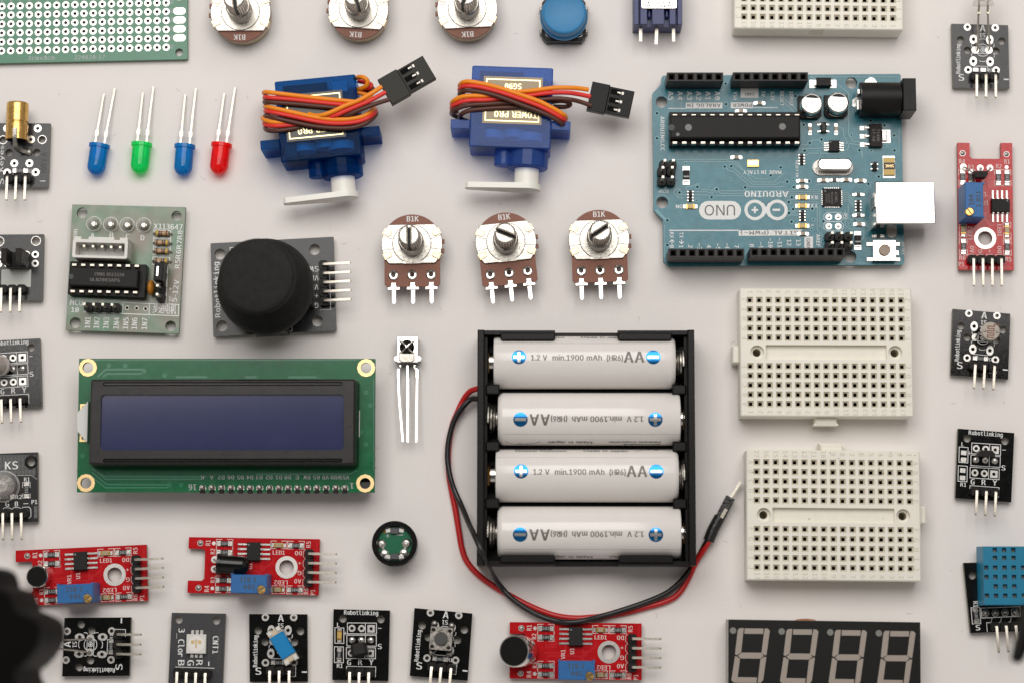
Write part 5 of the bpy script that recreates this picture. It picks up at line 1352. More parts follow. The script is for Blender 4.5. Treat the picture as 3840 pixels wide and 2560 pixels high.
# adapter board under the display, its four pins show at the right edge
b = MB(mat('adapter_black', (0.02, 0.02, 0.02), 0.4)); x0, y0 = q(1080, 1370, 6); b.box(x0-21, y0+9.5, 41, 19, 2.6, 4.2); b.box(x0-21, y0+1.0, 40, 2.5, 4.2, 8.0); b.build('adapter_board', o)
for y in (895, 987, 1077, 1160):
    X, Y = q(1104, y, 4.5); b = MB(M_pin); b.bar([(X-6, Y, 4.5), (X+0.1, Y, 4.5)], 0.62); b.build('pin', o)
for x in (-30, 30):
    b = MB(M_blkp); b.box(x, 8, 3, 3, 0, 8.0); b.build('spacer', o)
b = MB(M_blkp); b.box(10, -8, 8, 8, 0, 2.6); b.build('contrast_trimmer', o)

# ------------------------------------------------------------------ infrared receiver with three legs
ZI = Z(1400, 1240, 3.41); F = fr_pt(ZI(435, 235), 0, 5.0); q = mirror_q(F, ZI)
o = thing('infrared_receiver', 'small silver shielded receiver with black eye and three long legs', 'sensor', F)
b = MB(M_nick, M_hole); x0, y0 = q(302, 72, 5); x1, y1 = q(572, 400, 5); cx, cy = (x0+x1)/2, (y0+y1)/2
b.prism(rr(cx, cy, x1-x0, y0-y1, 0.25), 0.5, 5.0, holes=[circ(*q(430, 210, 5), 2.0, 28)], ch=0.12, bottom=False)
for s_ in (-1, 1): b.cyl(cx+s_*2.95, cy-2.4, 0.7, 0.8, 4.2, 14)
b.build('shield', o)
b = MB(M_blkg); X, Y = q(430, 210, 5); b.lathe([(2.0, 2.0)] + [(2.0*math.cos(math.radians(a)), 4.2+1.7*math.sin(math.radians(a))) for a in range(0, 90, 12)] + [(0.05, 5.9)], Matrix.Translation((X, Y, 0)), 28); b.box(X, Y-2.2, 3.6, 3.5, 1.5, 4.9, ch=0.3); b.build('lens', o)
b = MB(M_nick)
for s_ in (-1, 1): b.tube(catmull([(X-2.0, Y+s_*1.7, 5.15), (X-0.9, Y+s_*0.9, 5.9), (X, Y, 6.2), (X+0.9, Y-s_*0.9, 5.9), (X+2.0, Y-s_*1.7, 5.15)]), 0.22, 6)
b.build('cross_guard', o)
b = MB(M_steel); b.prism([(X-2.1, Y-1.6), (X+2.1, Y-1.6), (X+2.1, Y-3.6), (X+1.2, Y-4.1), (X-1.2, Y-4.1), (X-2.1, Y-3.6)], 4.9, 5.4, ch=0.2); b.build('clip', o)
for P_ in (((345, 435), (345, 475), (322, 490), (320, 600), (330, 850), (378, 1415)), ((437, 430), (437, 500), (440, 600), (440, 1000), (441, 1420)), ((530, 435), (530, 470), (560, 495), (560, 600), (555, 1000), (548, 1420))):
    b = MB(M_nick); hs_ = [1.8, 1.8, 2.0, 2.2, 2.9, 3.9][:len(P_)] if len(P_) == 6 else [1.8, 1.8, 2.1, 2.9, 3.9]
    pts = [(*q(x, y, hh), hh) for (x, y), hh in zip(P_, hs_)]; b.bar(pts, 0.5); b.bar([pts[2], pts[3]], 0.66); b.build('leg', o)

# ------------------------------------------------------------------ buzzer lying face down
T = N(1, 3); F = fr_pt(T(1272, 285), 0, 8.5); q = mirror_q(F, T)
o = thing('buzzer', 'round black buzzer showing its green soldered underside', 'buzzer', F)
R = 5.9; b = MB(M_blkg); b.lathe([(5.75, 0), (R, 0.4), (R, 7.0), (6.05, 7.1), (6.05, 8.2), (5.8, 8.5), (4.75, 8.5), (4.6, 8.2), (4.6, 6.6)], None, 64, caps=False); b.flat(circ(0, 0, 4.6, 40), 6.6); b.flat(circ(0, 0, 5.75, 40), 0, up=False); b.build('case', o)
b = MB(mat('pcb_leaf_green', (0.006, 0.13, 0.06), 0.25), M_silkg, mat('flux_amber', (0.30, 0.16, 0.01), 0.15))
b.flat(circ(0, 0, 4.58, 40), 7.3)
b.text('+', -1.9, 2.2, 1.3, 7.34, m=1); b.line([(0.5, 2.3), (2.1, 2.35)], 0.25, 7.34, 1); b.flat(circ(3.5, 0.4, 0.8, 14), 7.33, m=2); b.flat(circ(-2.6, 3.4, 0.6, 14), 7.33, m=2)
b.build('circuit_board', o)
for x, y in ((-3.55, -0.1), (3.1, 0.1)):
    b = MB(M_sold); b.blob(x, y, 1.35, 0.8, 7.33, 20); b.cyl(x, y, 0.45, 7.6, 9.3, 14, ch=0.1); b.build('pin', o)
    b = MB(M_sold); b.blob(x*0.78, y-2.5, 1.2, 0.5, 7.33, 16); b.blob(x*0.62, y-3.3, 0.9, 0.4, 7.33, 16); b.build('solder_blob', o)
for s_ in (1, -1):
    b = MB(mat('ceramic_grey', (0.07, 0.07, 0.075), 0.4), M_white); b.box(0, s_*3.4, 2.2, 1.6, 7.33, 8.2, ch=0.15)
    for t_ in (-1, 1): b.box(t_*1.75, s_*3.5, 1.4, 1.1, 7.33, 7.8, t_*s_*-10, ch=0.15, m=1)
    b.build('magnet_clip', o)

# ------------------------------------------------------------------ four digit display, bottom right
Z7 = Z(2680, 2280, 2.868); zt = 9.5; F = fr_pt(Z7(1178, 500), -0.85, zt); q = mirror_q(F, Z7)
o = thing('digit_display', 'black faced seven segment display with four unlit digits', 'display', F)
x0, y0 = q(148, 115); x1, y1 = q(2210, 148); W_ = x1-x0; cx = (x0+x1)/2; Ht = 19.0; cy = y0 - Ht/2
b = MB(mat('case_grey', (0.42, 0.40, 0.36), 0.5)); b.box(cx, cy, W_+0.1, Ht, 1.5, zt-0.15); b.build('case', o)
b = MB(mat('face_black', (0.012, 0.012, 0.011), 0.3, ior=0.4, speck=(1.2, 0.77, (0.05, 0.05, 0.048)))); b.box(cx, cy, W_, Ht-0.1, zt-0.15, zt); b.build('face', o)
m_sg = mat('segment', (0.36, 0.31, 0.27), 0.4, sss=0.1)
segs = [[(322, 212), (525, 214), (522, 272), (320, 270)], [(262, 212), (312, 208), (312, 218), (285, 470), (240, 500), (218, 490), (248, 235)], [(540, 212), (575, 216), (594, 240), (590, 260), (557, 500), (540, 502), (503, 478), (530, 260)],
        [(250, 506), (290, 472), (500, 474), (528, 508), (492, 538), (278, 536)], [(218, 512), (235, 512), (272, 542), (240, 795), (205, 795), (180, 770), (184, 740)], [(492, 542), (535, 518), (556, 520), (522, 765), (495, 798), (462, 795)], [(248, 736), (455, 740), (450, 800), (240, 798)]]
for d in range(4):
    dx, dy = d*522.5, d*9.5
    for sg in segs:
        b = MB(m_sg); b.flat([q(x+dx, y+dy) for x, y in sg], zt+0.02); sobj = b.build('segment', o)
    b = MB(mat('segment_dot', (0.22, 0.22, 0.20), 0.3)); b.disc(*q(198+dx, 236+dy), 0.85, zt+0.02, 24); b.build('decimal_point', o)
for i in range(6):
    for s_ in (-1, 1): b = MB(M_pin); b.bar([(cx-6.35+2.54*i, cy+s_*7.6, 0.1), (cx-6.35+2.54*i, cy+s_*7.6, 2)], 0.5); b.build('pin', o)
b = MB(mat('resin_brown', (0.35, 0.12, 0.03), 0.4)); X, Y = q(985, 122, 8.5); b.prism([(X-3.3, Y-0.3), (X+3.3, Y-0.35), (X+2, Y+0.15), (X, Y+0.35), (X-2, Y+0.2)], 5.5, 9.0); b.build('resin_bead', o)

# ------------------------------------------------------------------ humidity sensor board, bottom right
ZH = Z(3640, 2020, 3.564); T = N(3, 3); zt = z = 2.4; wpx = 15.4*34.6
F = fr_corners([T(1797, 462), T(1797+wpx, 445), T(1862+wpx, 1086), T(1862, 1106)], zt); q = mirror_q(F, ZH); qt = mirror_q(F, T)
o = thing('humidity_sensor_module', 'black board with a sky-blue slotted sensor box at the right edge', 'sensor module', F, 'small black sensor boards')
board(o, [qt(1797, 462), qt(1797+wpx, 445), qt(1862+wpx, 1086), qt(1862, 1106)], 0.8, zt, M_blk, M_edge, [circ(*qt(1880, 580), 0.98, 22)])
s = MB(M_silk); zs = z + SILK
s.text('R1', *q(65, 868), 1.2, zs, -88, w=1.5); s.text('S', *q(97, 1180), 1.4, zs, w=1.1)
s.line([q(5, 915), q(120, 908), q(135, 1128), q(22, 1132)], 0.17, zs, closed=True); s.line([q(136, 920), q(660, 900), q(662, 1028), q(150, 1053)], 0.17, zs, closed=True); s.line([q(222, 1235), q(212, 1115), q(592, 1102)], 0.15, zs)
for x in (285, 410, 540): s.line([q(x, 1050), q(x-10, 1110)], 0.1, zs)
s.build('printing', o)
resistor(o, *q(68, 1020), 94, z, '103', L=3.6, Wd=1.5)
for k, p in enumerate(((200, 985), (330, 985), (458, 978), (587, 975))):
    b = MB(M_soldd); X, Y = q(*p); b.ring(X, Y, 0.2, 0.98, z+0.02) if k < 3 else b.flat(rr(X, Y, 1.9, 1.9, rot=4), z+0.02); b.blob(X, Y, 0.85, 0.9, z+0.02); b.build('solder_joint', o)
ra_header(o, [q(333, 1165, z+2), q(461, 1160, z+2), q(589, 1157, z+2)], (0.03, -1), z, 6.6, hz=0.6)
zh = z + 7.4; m_dh = mat('sky_plastic', (0.006, 0.19, 0.33), 0.4, var=0.05, vs=0.6); m_di = mat('sensor_inside', (0.16, 0.20, 0.20), 0.5, var=0.5, vs=1.2)
X0, Y0 = q(150, 106, zh); X1 = X0 + 12.0; Y1 = q(150, 886, zh)[1]
A_ = -F.ang; cxx, cyy = (X0+X1)/2, (Y0+Y1)/2; wB, hB = X1-X0, Y0-Y1
def hp(px, py): return q(px, py, zh)
b = MB(m_dh, m_di, M_hole); outl = ccw(rr(cxx, cyy, wB, hB, 0, A_)); lo = ccw(rr(cxx-0.1, cyy, wB+0.5, hB+0.4, 0.5, A_)); lo = ccw(rr(cxx-0.1, cyy, wB+0.5, hB+0.4, 0, A_))
b.wall(lo, outl, z+0.2, zh); b.flat(lo, z+0.2, up=False)
def bl(px, py): X_, Y_ = hp(px, py); return rot2(X_-cxx, Y_-cyy, -A_)
hxs = [bl(x, 500)[0] for x in (212, 332, 456, 580, 704)]; hys = [bl(456, y)[1] for y in (145, 250, 380, 505, 630, 755)][::-1]; hw = 0.58
gx = [-wB/2] + [v for c_ in hxs for v in (c_-hw, c_+hw)] + [wB/2]; gy = [-hB/2] + [v for c_ in hys for v in (c_-hw, c_+hw)] + [hB/2]
def wp(x, y): x, y = rot2(x, y, A_); return cxx+x, cyy+y
for i in range(len(gx)-1):
    for j in range(len(gy)-1):
        hole = i % 2 == 1 and j % 2 == 1
        ci, rj = (i-1)//2, 5-(j-1)//2
        if hole and ci in (0, 4) and rj not in (2, 3, 5): hole = False
        Q = [wp(gx[i], gy[j]), wp(gx[i+1], gy[j]), wp(gx[i+1], gy[j+1]), wp(gx[i], gy[j+1])]
        if hole: b.wall(Q, Q, zh, zh-1.3)
        else: b.add([(x, y, zh) for x, y in Q], [(0, 1, 2, 3)])
b.flat(inset(outl, 0.4), zh-1.3, m=1); b.build('sensor_housing', o)
# ------------------------------------------------------------------ servos
def servo(F, name, label, zc, sunk, m_body, lab_y, lab_h, ear_l, ear_r, gold, lab_x=-0.6):
    """local frame: x across the mounting ears, y up the picture, z thickness; zc is the upper face height"""
    o = thing(name, label, 'servo motor', F, 'blue hobby servos')
    zb = zc - 12
    b = MB(m_body); b.prism(rr(0, -0.1, 22.0, 22.4, 0.5), zb, zc, ch=0.3); body = b.build('case', o)
    b = MB(mat('servo_gear', (0.80, 0.82, 0.82), 0.4), mat('servo_board', (0.10, 0.13, 0.16), 0.5), M_blkg)
    b.box(0, 2.5, 19.5, 10.5, zb+1.2, zc-2.2, m=1); b.box(-3, 8.6, 12, 2.6, zb+1.2, zc-1.2, m=2); b.box(6.5, 8.4, 4, 3, zb+1.2, zc-1.4, m=0); b.box(-8.2, -7, 3, 5, zb+1.2, zc-2, m=2)
    for x, y, r in ((-5, -7.0, 3.4), (1.0, -6.6, 3.0), (5.2, -7.4, 3.6)):
        b.lathe([(r, -1.1), (r, 1.1)], Matrix.Translation((x, y, zc-5.2)) @ Matrix.Rotation(math.radians(90), 4, 'X'), 26)
    b.build('inner_works', body)
    for sx_, ey in ((-1, ear_l), (1, ear_r)):
        b = MB(m_body); b.box(sx_*13.6, ey, 5.2, 2.5, zb, zc-0.2, ch=0.15); b.build('mounting_ear', o)
    R90 = Matrix.Rotation(math.radians(90), 4, 'X')
    b = MB(m_body); b.lathe([(5.6, 0), (5.6, 4.3), (5.3, 4.6)], Matrix.Translation((4.9, -11.2, zc-6)) @ R90, 44)
    b.lathe([(2.6, 0), (2.6, 4.0), (2.4, 4.2)], Matrix.Translation((-1.6, -11.2, zc-5.0)) @ R90, 28); b.build('gear_housing', o)
    b = MB(mat('nylon_white', (0.86, 0.84, 0.78), 0.35, sss=0.2))
    b.lathe([(3.3, 0), (3.3, 5.6)], Matrix.Translation((4.8, -15.9, zc-6)) @ R90, 36)
    # horn arm: a flat tapered plate seen edge on
    n = 12; a = [(4.8 + 3.9*math.cos(math.radians(t)), 3.9*math.sin(math.radians(t))) for t in range(-80, 81, 16)] + [(-11.0, 2.0), (-11.8, 1.2), (-11.8, -1.2), (-11.0, -2.0)]
    vs = [(x, -20.2, zc-6+y) for x, y in a] + [(x, -21.7, zc-6+y) for x, y in a]; k = len(a)
    b.add(vs, [tuple(range(k)), tuple(range(k, 2*k))[::-1]] + [(i, i+k, (i+1) % k + k, (i+1) % k) for i in range(k)])
    b.build('horn', o)
    st = MB(gold, M_gold if False else mat('gold_ink', (0.80, 0.66, 0.36), 0.3, 1.0, var=0.15, vs=2))
    st.box(lab_x, lab_y, 16.0, lab_h, zc+0.01, zc+0.06)
    st.rect(lab_x-7.2, lab_y-lab_h/2+0.8, lab_x+7.2, lab_y+lab_h/2-0.8, 0.3, zc+0.07, 1)
    st.text('SG90', lab_x, lab_y+lab_h/2-2.6, 1.5, zc+0.07, 180, w=4.4, m=1)
    st.text('TOWER PRO', lab_x+1.0, lab_y-lab_h/2+2.6, 1.6, zc+0.07, 180, w=11.6, m=1)
    st.build('sticker', o)
    return o
WM = [mat('wire_orange', (0.86, 0.27, 0.01), 0.4, ior=0.4), mat('wire_red', (0.72, 0.035, 0.028), 0.4, ior=0.4), mat('wire_brown', (0.085, 0.028, 0.018), 0.42, ior=0.4)]
def wires(o, q, runs, r=0.62):
    by = {0: [], 1: [], 2: []}
    for ci, pts in runs: by[ci].append([(*q(x, y, z), z) for x, y, z in pts])
    for ci in by:
        b = MB(WM[ci])
        for P_ in by[ci]: b.tube(catmull(P_, 7), r, 12)
        b.build('wire', o)
def strip(pts_by_colour, zz, jz=None):
    return [(c, [(x, y, (z if z is not None else zz)) for x, y, z in pts]) for c, pts in pts_by_colour]
def plug(o, A_, B_, wid, z0, th, inserts=True, mm=None):
    """servo plug: A_ wire end, B_ far end (local points)"""
    ax, ay = A_; bx, by = B_; L = math.hypot(bx-ax, by-ay); a = math.degrees(math.atan2(by-ay, bx-ax))
    def P(u, v): x, y = rot2(u, v, a); return ax+x, ay+y
    b = MB(mm or M_blkp, M_hole); b.prism([P(0, -wid/2), P(L*0.42, -wid/2), P(L*0.42, wid/2), P(0, wid/2)], z0, z0+th, ch=0.12)
    b.prism([P(L*0.42, -wid/2+0.35), P(L, -wid/2+0.35), P(L, wid/2-0.35), P(L*0.42, wid/2-0.35)], z0, z0+th-0.15, ch=0.12)
    for k in (-1, 0, 1): x, y = P(L*0.57, k*2.4); b.box(x, y, L*0.22, 1.5, z0+th-0.14, z0+th-0.12, a, m=1)
    pl = b.build('plug', o)
    for k in (-1, 0, 1):
        c = MB(M_soldd); x, y = P(L*0.66, k*2.4); c.box(x, y, 1.2, 0.6, z0+th-0.13, z0+th+0.05, a, ch=0.1); x, y = P(L*0.74, k*2.4); c.box(x, y, 0.7, 1.0, z0+th-0.13, z0+th, a, ch=0.1); c.build('contact', pl)
    return pl
m_sb1 = tinted('servo_blue_deep', (0.05, 0.36, 0.70), (0.001, 0.045, 0.17), 0.74, 0.06, 0.16)
m_sb2 = tinted('servo_blue_haze', (0.18, 0.40, 0.80), (0.045, 0.12, 0.42), 0.58, 0.08, 0.4)  # same blue plastic, reflected haze put into the paler colour
ZS1 = Z(960, 190, 2.851); zc = 13.0
F = fr_corners([ZS1(172, 335), ZS1(1070, 258), ZS1(1135, 1100), ZS1(280, 1190)], zc); F.ang = 5.4; q = mirror_q(F, ZS1)
o = servo(F, 'servo_motor', 'deep blue servo at left, cable wrapped twice, plug pointing up right', zc, 0, m_sb1, 0.6, 13.0, -6.0, -5.0, mat('label_black', (0.02, 0.018, 0.014), 0.3), -0.9)
h = 14.0; e = 4.0
runs = [
 (0, [(1180, 500, 5), (1215, 520, 9), (1130, 552, h), (1000, 545, h), (700, 515, h), (400, 480, h), (170, 452, h), (100, 446, 12.5), (84, 455, 9), (110, 480, 4)]),
 (1, [(1200, 540, 8), (1100, 595, h), (950, 585, h), (700, 558, h), (400, 527, h), (170, 508, h), (105, 502, 12.5), (92, 510, 9), (120, 530, 4)]),
 (2, [(1200, 570, 8), (1060, 635, h), (900, 622, h), (700, 600, h), (400, 572, h), (170, 556, h), (105, 548, 12.5), (92, 556, 9), (120, 570, 4)]),
 (0, [(130, 590, 4), (98, 600, 9), (120, 603, 12.5), (200, 620, h), (400, 664, h+.3), (600, 708, h+.5), (780, 735, h+.6), (950, 738, h+.6), (1110, 715, h+.4), (1200, 675, h), (1262, 625, 11), (1240, 600, 6)]),
 (1, [(130, 640, 4), (100, 648, 9), (122, 652, 12.5), (200, 668, h), (400, 708, h+.3), (600, 752, h+.5), (780, 778, h+.6), (950, 780, h+.6), (1110, 757, h+.4), (1215, 710, h), (1278, 650, 11), (1250, 620, 6)]),
 (2, [(130, 690, 4), (102, 696, 9), (124, 702, 12.5), (200, 722, h+.2), (400, 768, h+.4), (600, 808, h+.5), (780, 828, h+.6), (950, 832, h+.6), (1090, 812, h+.4), (1210, 758, h), (1285, 680, 11), (1255, 640, 6)]),
 (0, [(110, 700, 5), (72, 722, 9), (100, 748, 12.5), (180, 766, h-.2), (290, 772, h-.4), (420, 770, 12.9)]),
 (1, [(120, 760, 5), (88, 782, 9), (120, 800, 12.5), (220, 808, h-.2), (340, 800, h-.4), (480, 788, 12.9)]),
 (2, [(120, 800, 5), (98, 832, 9), (130, 856, 12.5), (220, 860, h-.2), (340, 846, h-.3), (480, 822, 13.0)]),
 (0, [(560, 680, 13.2), (640, 697, h), (720, 690, h+1.2), (830, 650, h+1.6), (960, 590, h+1.8), (1100, 535, h+1.8), (1230, 462, h+1.6), (1345, 388, h+1.2)]),
 (1, [(720, 725, 13.4), (830, 702, h+1.0), (950, 652, h+1.5), (1080, 598, h+1.8), (1200, 548, h+1.8), (1300, 495, h+1.6), (1385, 448, h+1.2)]),
 (2, [(880, 720, 13.4), (980, 690, h+1.0), (1080, 648, h+1.5), (1190, 605, h+1.7), (1300, 565, h+1.6), (1425, 525, h+1.2)]),
 (0, [(1060, 300, 7), (1100, 286, 10), (1150, 290, 11.5), (1190, 325, 11.5), (1180, 375, 11), (1135, 405, 10), (1085, 418, 9)]),
 (1, [(1100, 330, 6), (1180, 345, 8), (1232, 370, 8.5), (1210, 400, 8.5), (1120, 415, 7)]),
 (2, [(1120, 430, 6), (1200, 395, 7), (1246, 405, 7.5), (1230, 435, 7.5), (1120, 440, 6)]),
 (0, [(1085, 450, 9), (1130, 460, 9), (1200, 480, 8.5), (1240, 500, 8)]),
]
wires(o, q, runs)
plug(o, q(1377, 450, 15), q(1853, 178, 15), 7.9, 13.0, 2.5, mm=mat('plug_dark', (0.022, 0.021, 0.016), 0.5, ior=0.25))
ZS2 = Z(1660, 220, 3.136)
F = fr_corners([ZS2(340, 70), ZS2(1318, 106), ZS2(1262, 1070), ZS2(305, 1033)], zc); F.ang = -2.2; q = mirror_q(F, ZS2)
o = servo(F, 'servo_motor', 'pale-hazed blue servo with gold lettered label, plug pointing right', zc, 0, m_sb2, 1.75, 13.0, -5.2, -4.7, mat('label_bronze', (0.16, 0.13, 0.085), 0.35, 0.6, var=0.2, vs=3), 0.3)
runs = [
 (0, [(240, 360, 4), (200, 330, 9), (225, 290, 12.5), (290, 272, h), (400, 285, h+.4), (560, 318, h+.8), (750, 372, h+1.2), (950, 440, h+1.3), (1150, 512, h+1), (1320, 600, h+.5), (1425, 665, h-.5), (1448, 710, 10), (1400, 740, 5)]),
 (1, [(240, 410, 4), (198, 375, 9), (225, 338, 12.5), (290, 325, h), (400, 333, h+.4), (560, 366, h+.8), (750, 422, h+1.2), (950, 492, h+1.3), (1150, 568, h+1), (1320, 655, h+.5), (1415, 715, h-.5), (1440, 750, 10), (1395, 780, 5)]),
 (2, [(240, 460, 4), (198, 425, 9), (230, 390, 12.5), (300, 380, h), (400, 388, h+.4), (560, 418, h+.8), (750, 480, h+1.2), (950, 555, h+1.3), (1150, 630, h+1), (1300, 700, h+.5), (1400, 765, h-.5), (1425, 785, 10), (1390, 800, 5)]),
 (0, [(160, 580, 4), (108, 545, 8), (130, 500, 12), (220, 455, 13.6), (340, 440, h), (480, 440, h), (600, 430, 13.4), (760, 400, 13.4), (880, 392, h-.2), (1020, 382, h), (1180, 362, h+.3), (1330, 345, h+.3), (1480, 345, h), (1600, 352, 13.2), (1715, 368, 12.6)]),
 (1, [(165, 630, 4), (108, 600, 8), (130, 555, 12), (230, 510, 13.6), (350, 492, h), (500, 490, h), (700, 470, 13.4), (900, 445, 13.4), (1040, 435, h-.2), (1200, 412, h+.2), (1340, 402, h+.2), (1480, 405, h), (1600, 422, 13.2), (1738, 450, 12.6)]),
 (2, [(170, 690, 4), (108, 655, 8), (130, 610, 12), (240, 565, 13.6), (360, 545, h), (520, 538, h), (700, 525, 13.6), (900, 520, 13.4), (1060, 500, h-.2), (1200, 482, h), (1340, 472, h), (1480, 482, h), (1600, 505, 13.2), (1750, 556, 12.6)]),
 (2, [(290, 740, 4), (205, 700, 8), (230, 650, 12), (330, 610, 13.2), (500, 592, 13.5), (700, 580, 13.5), (900, 575, 13.3)]),
 (2, [(1250, 520, 12), (1380, 500, 12), (1470, 515, 11.5), (1500, 545, 10.5), (1440, 570, 10), (1300, 568, 10)]),
]
wires(o, q, runs)
plug(o, q(1728, 428, 13), q(2228, 532, 13), 8.0, 9.8, 2.5, mm=mat('plug_black', (0.004, 0.004, 0.004), 0.25, ior=0.12))

# ------------------------------------------------------------------ battery holder, batteries, wires
ZB = Z(1660, 1220, 1.3754); H = 14.5
F = fr_corners([ZB(180, 30), ZB(1298, 28), ZB(1308, 1240), ZB(182, 1240)], 12.0); F.ang = -0.1; q = mirror_q(F, ZB)
o = thing('battery_holder', 'black four cell battery holder', 'battery holder', F)
xl, yt = q(182, 32, 11); xr, yb = q(1303, 1238, 11)
M_hb = mat('holder_black', (0.006, 0.0055, 0.005), 0.34, ior=0.2, var=0.2, vs=0.6)
b = MB(M_hb)
b.box((xl+xr)/2, (yt+yb)/2, xr-xl, yt-yb, 0.0, 1.5)
ym = (yt+yb)/2
for x in (xl+0.9, xr-0.9): b.box(x, ym, 1.8, yt-yb, 1.5, 14.8, ch=0.25)
for x in (xl+2.2, xr-2.2): b.box(x, ym, 0.9, yt-yb-2, 1.5, 11.5, ch=0.1)
for y in (yt-0.6, yb+0.6):
    b.box((xl+xr)/2, y, xr-xl-3.6, 1.2, 1.5, 8.5)
for y0_ in (1, -1):
    y = yt-0.6 if y0_ > 0 else yb+0.6
    for a, c in ((298, 580), (903, 1182)):
        xa, xc = q(a, 40, 14)[0], q(c, 40, 14)[0]
        b.prism([(xa, y+0.6), (xc, y+0.6), (xc, y-0.6), (xa, y-0.6)], 8.5, 13.6) if False else b.box((xa+xc)/2, y, xc-xa, 1.2, 8.5, 13.4)
        b.prism(rr((xa+xc)/2, y - y0_*1.15, xc-xa, 2.0, 0.7), 13.0, 14.4, ch=0.3)
    for a, c in ((212, 298), (1182, 1268)):
        xa, xc = q(a, 40, 14)[0], q(c, 40, 14)[0]; b.box((xa+xc)/2, y, xc-xa, 1.2, 8.5, 13.6, ch=0.1)
b.build('tray', o)
rows = [(192, 260, 1200, 0), (482, 281, 1226, 1), (774, 270, 1216, 0), (1068, 280, 1228, 1)]
ys = [q(600, r[0], 8.6)[1] for r in rows]
for k in range(3):
    y = (ys[k]+ys[k+1])/2; b = MB(M_hb); b.box((xl+xr)/2, y, xr-xl-5.0, 1.0, 1.5, 6.5, ch=0.2)
    b.box(xl+4.0, y, 3.6, 2.6, 1.5, 12.5, ch=0.3); b.box(xr-4.0, y, 3.6, 2.6, 1.5, 12.5, ch=0.3); b.build('divider', o)
m_bt = mat('battery_sleeve', (0.76, 0.73, 0.70), 0.17, ior=0.55, var=0.015, vs=0.3, speck=(1.1, 0.79, (0.5, 0.47, 0.44)))
m_bb = mat('foil_blue', (0.015, 0.20, 0.52), 0.2, 0.75, ior=0.5); m_bs = mat('foil_silver', (0.60, 0.58, 0.56), 0.3, 0.8); m_bk = mat('sleeve_grey', (0.17, 0.145, 0.13), 0.4)
def battery(F_):
    t = thing('battery', 'x', 'battery', F_, 'white rechargeable cells in the holder')
    R = 7.05; L = 48.6; My = Matrix.Rotation(math.radians(90), 4, 'Y')
    zc_ = 8.7; M = Matrix.Translation((0, 0, zc_)) @ My
    b = MB(m_bt, M_nick); h_ = L/2
    b.lathe([(5.6, -h_+0.25), (6.2, -h_), (6.75, -h_+0.15), (R, -h_+0.7), (R, h_-1.4), (6.75, h_-0.6), (6.2, h_-0.1), (5.4, h_-0.05), (5.3, h_-0.4)][::1], M, 72)
    body = b.build('body', t)
    s = MB(m_bk, m_bb, m_bs, M_ink); segs_ = []
    def put(mb_, fn):
        """wrap a flat print round the cell"""
        import bmesh
        tmp = MB(*mb_.mats); fn(tmp)
        me = bpy.data.meshes.new('t'); me.from_pydata([tuple(v) for v in tmp.v], [], tmp.f); me.polygons.foreach_set('material_index', tmp.mi)
        bm = bmesh.new(); bm.from_mesh(me)
        ymin = min(v.co.y for v in bm.verts); ymax = max(v.co.y for v in bm.verts); yy = math.floor(ymin/0.45)*0.45 + 0.45
        while yy < ymax:
            bmesh.ops.bisect_plane(bm, geom=bm.verts[:]+bm.edges[:]+bm.faces[:], plane_co=(0, yy, 0), plane_no=(0, 1, 0), dist=1e-5); yy += 0.45
        bm.verts.ensure_lookup_table(); bm.verts.index_update()
        vs = []
        for v in bm.verts:
            r_ = R + 0.015 + v.co.z; a = v.co.y / R; vs.append((v.co.x, r_*math.sin(a), zc_ + r_*math.cos(a)))
        for f in bm.faces: mb_.add([vs[v.index] for v in f.verts], [tuple(range(len(f.verts)))], f.material_index)
        bm.free(); bpy.data.meshes.remove(me)
    def art(m_):
        y0 = 0.75
        for x, sg in ((-17.45, 1), (18.2, 0)):
            m_.flat(circ(x, y0, 1.92, 32), 0.0, m=1); 
            m_.flat(rr(x, y0, 3.0, 0.78), 0.02, m=2)
            if sg: m_.flat(rr(x, y0, 0.78, 3.0), 0.03, m=2)
        m_.text('1.2 V', -12.1, y0-0.15, 1.45, 0.01, w=4.2, fn='b'); m_.text('min.1900 mAh', -2.0, y0-0.15, 1.45, 0.01, w=13.0, fn='b'); m_.text('(HR6)', 8.0, y0-0.2, 1.5, 0.01, w=4.2, fn='b')
        m_.text('AA', 13.1, y0+0.05, 3.0, 0.01, w=5.2, fn='b')
        m_.text('Panasonic Corporation', -12.2, 8.0, 0.95, 0.01, w=13.6, m=3, fn='b'); m_.text('Made in Japan', 5.0, 8.1, 1.15, 0.01, w=11.6, m=3, fn='b')
        m_.text('RECOMMENDED', -14.0, 9.3, 0.8, 0.01, w=9.6, m=3, fn='b')
        m_.line([(13, 7.6), (15.5, 9.2), (20.3, 9.2), (22.2, 7.6)], 0.15, 0.01, 3); m_.line([(16.2, 8.6), (16.6, 9.8)], 0.12, 0.01, 3); m_.ring(18.4, 8.9, 0.3, 0.45, 0.012, 14, 3)
        m_.line([(-24, 4.9), (22.8, 4.9)], 0.05, 0.006, 0)
    put(s, art); s.build('printing', body)
    b = MB(M_nick); b.lathe([(2.75, -h_-1.3), (2.6, -h_-1.4)][::-1] + [(2.75, -h_-1.2), (2.75, -h_+0.4)], M, 28); b.build('positive_cap', t)
    b = MB(M_nick); b.lathe([(5.2, h_-0.4), (5.0, h_-0.1)], M, 28); b.build('negative_cap', t)
    return t
labs = ['topmost white battery in the black holder', 'second white battery from the top in the holder, printing upside down', 'third white battery from the top in the holder, printing upright', 'lowest white battery in the holder, above the bottom clips']
proto = None
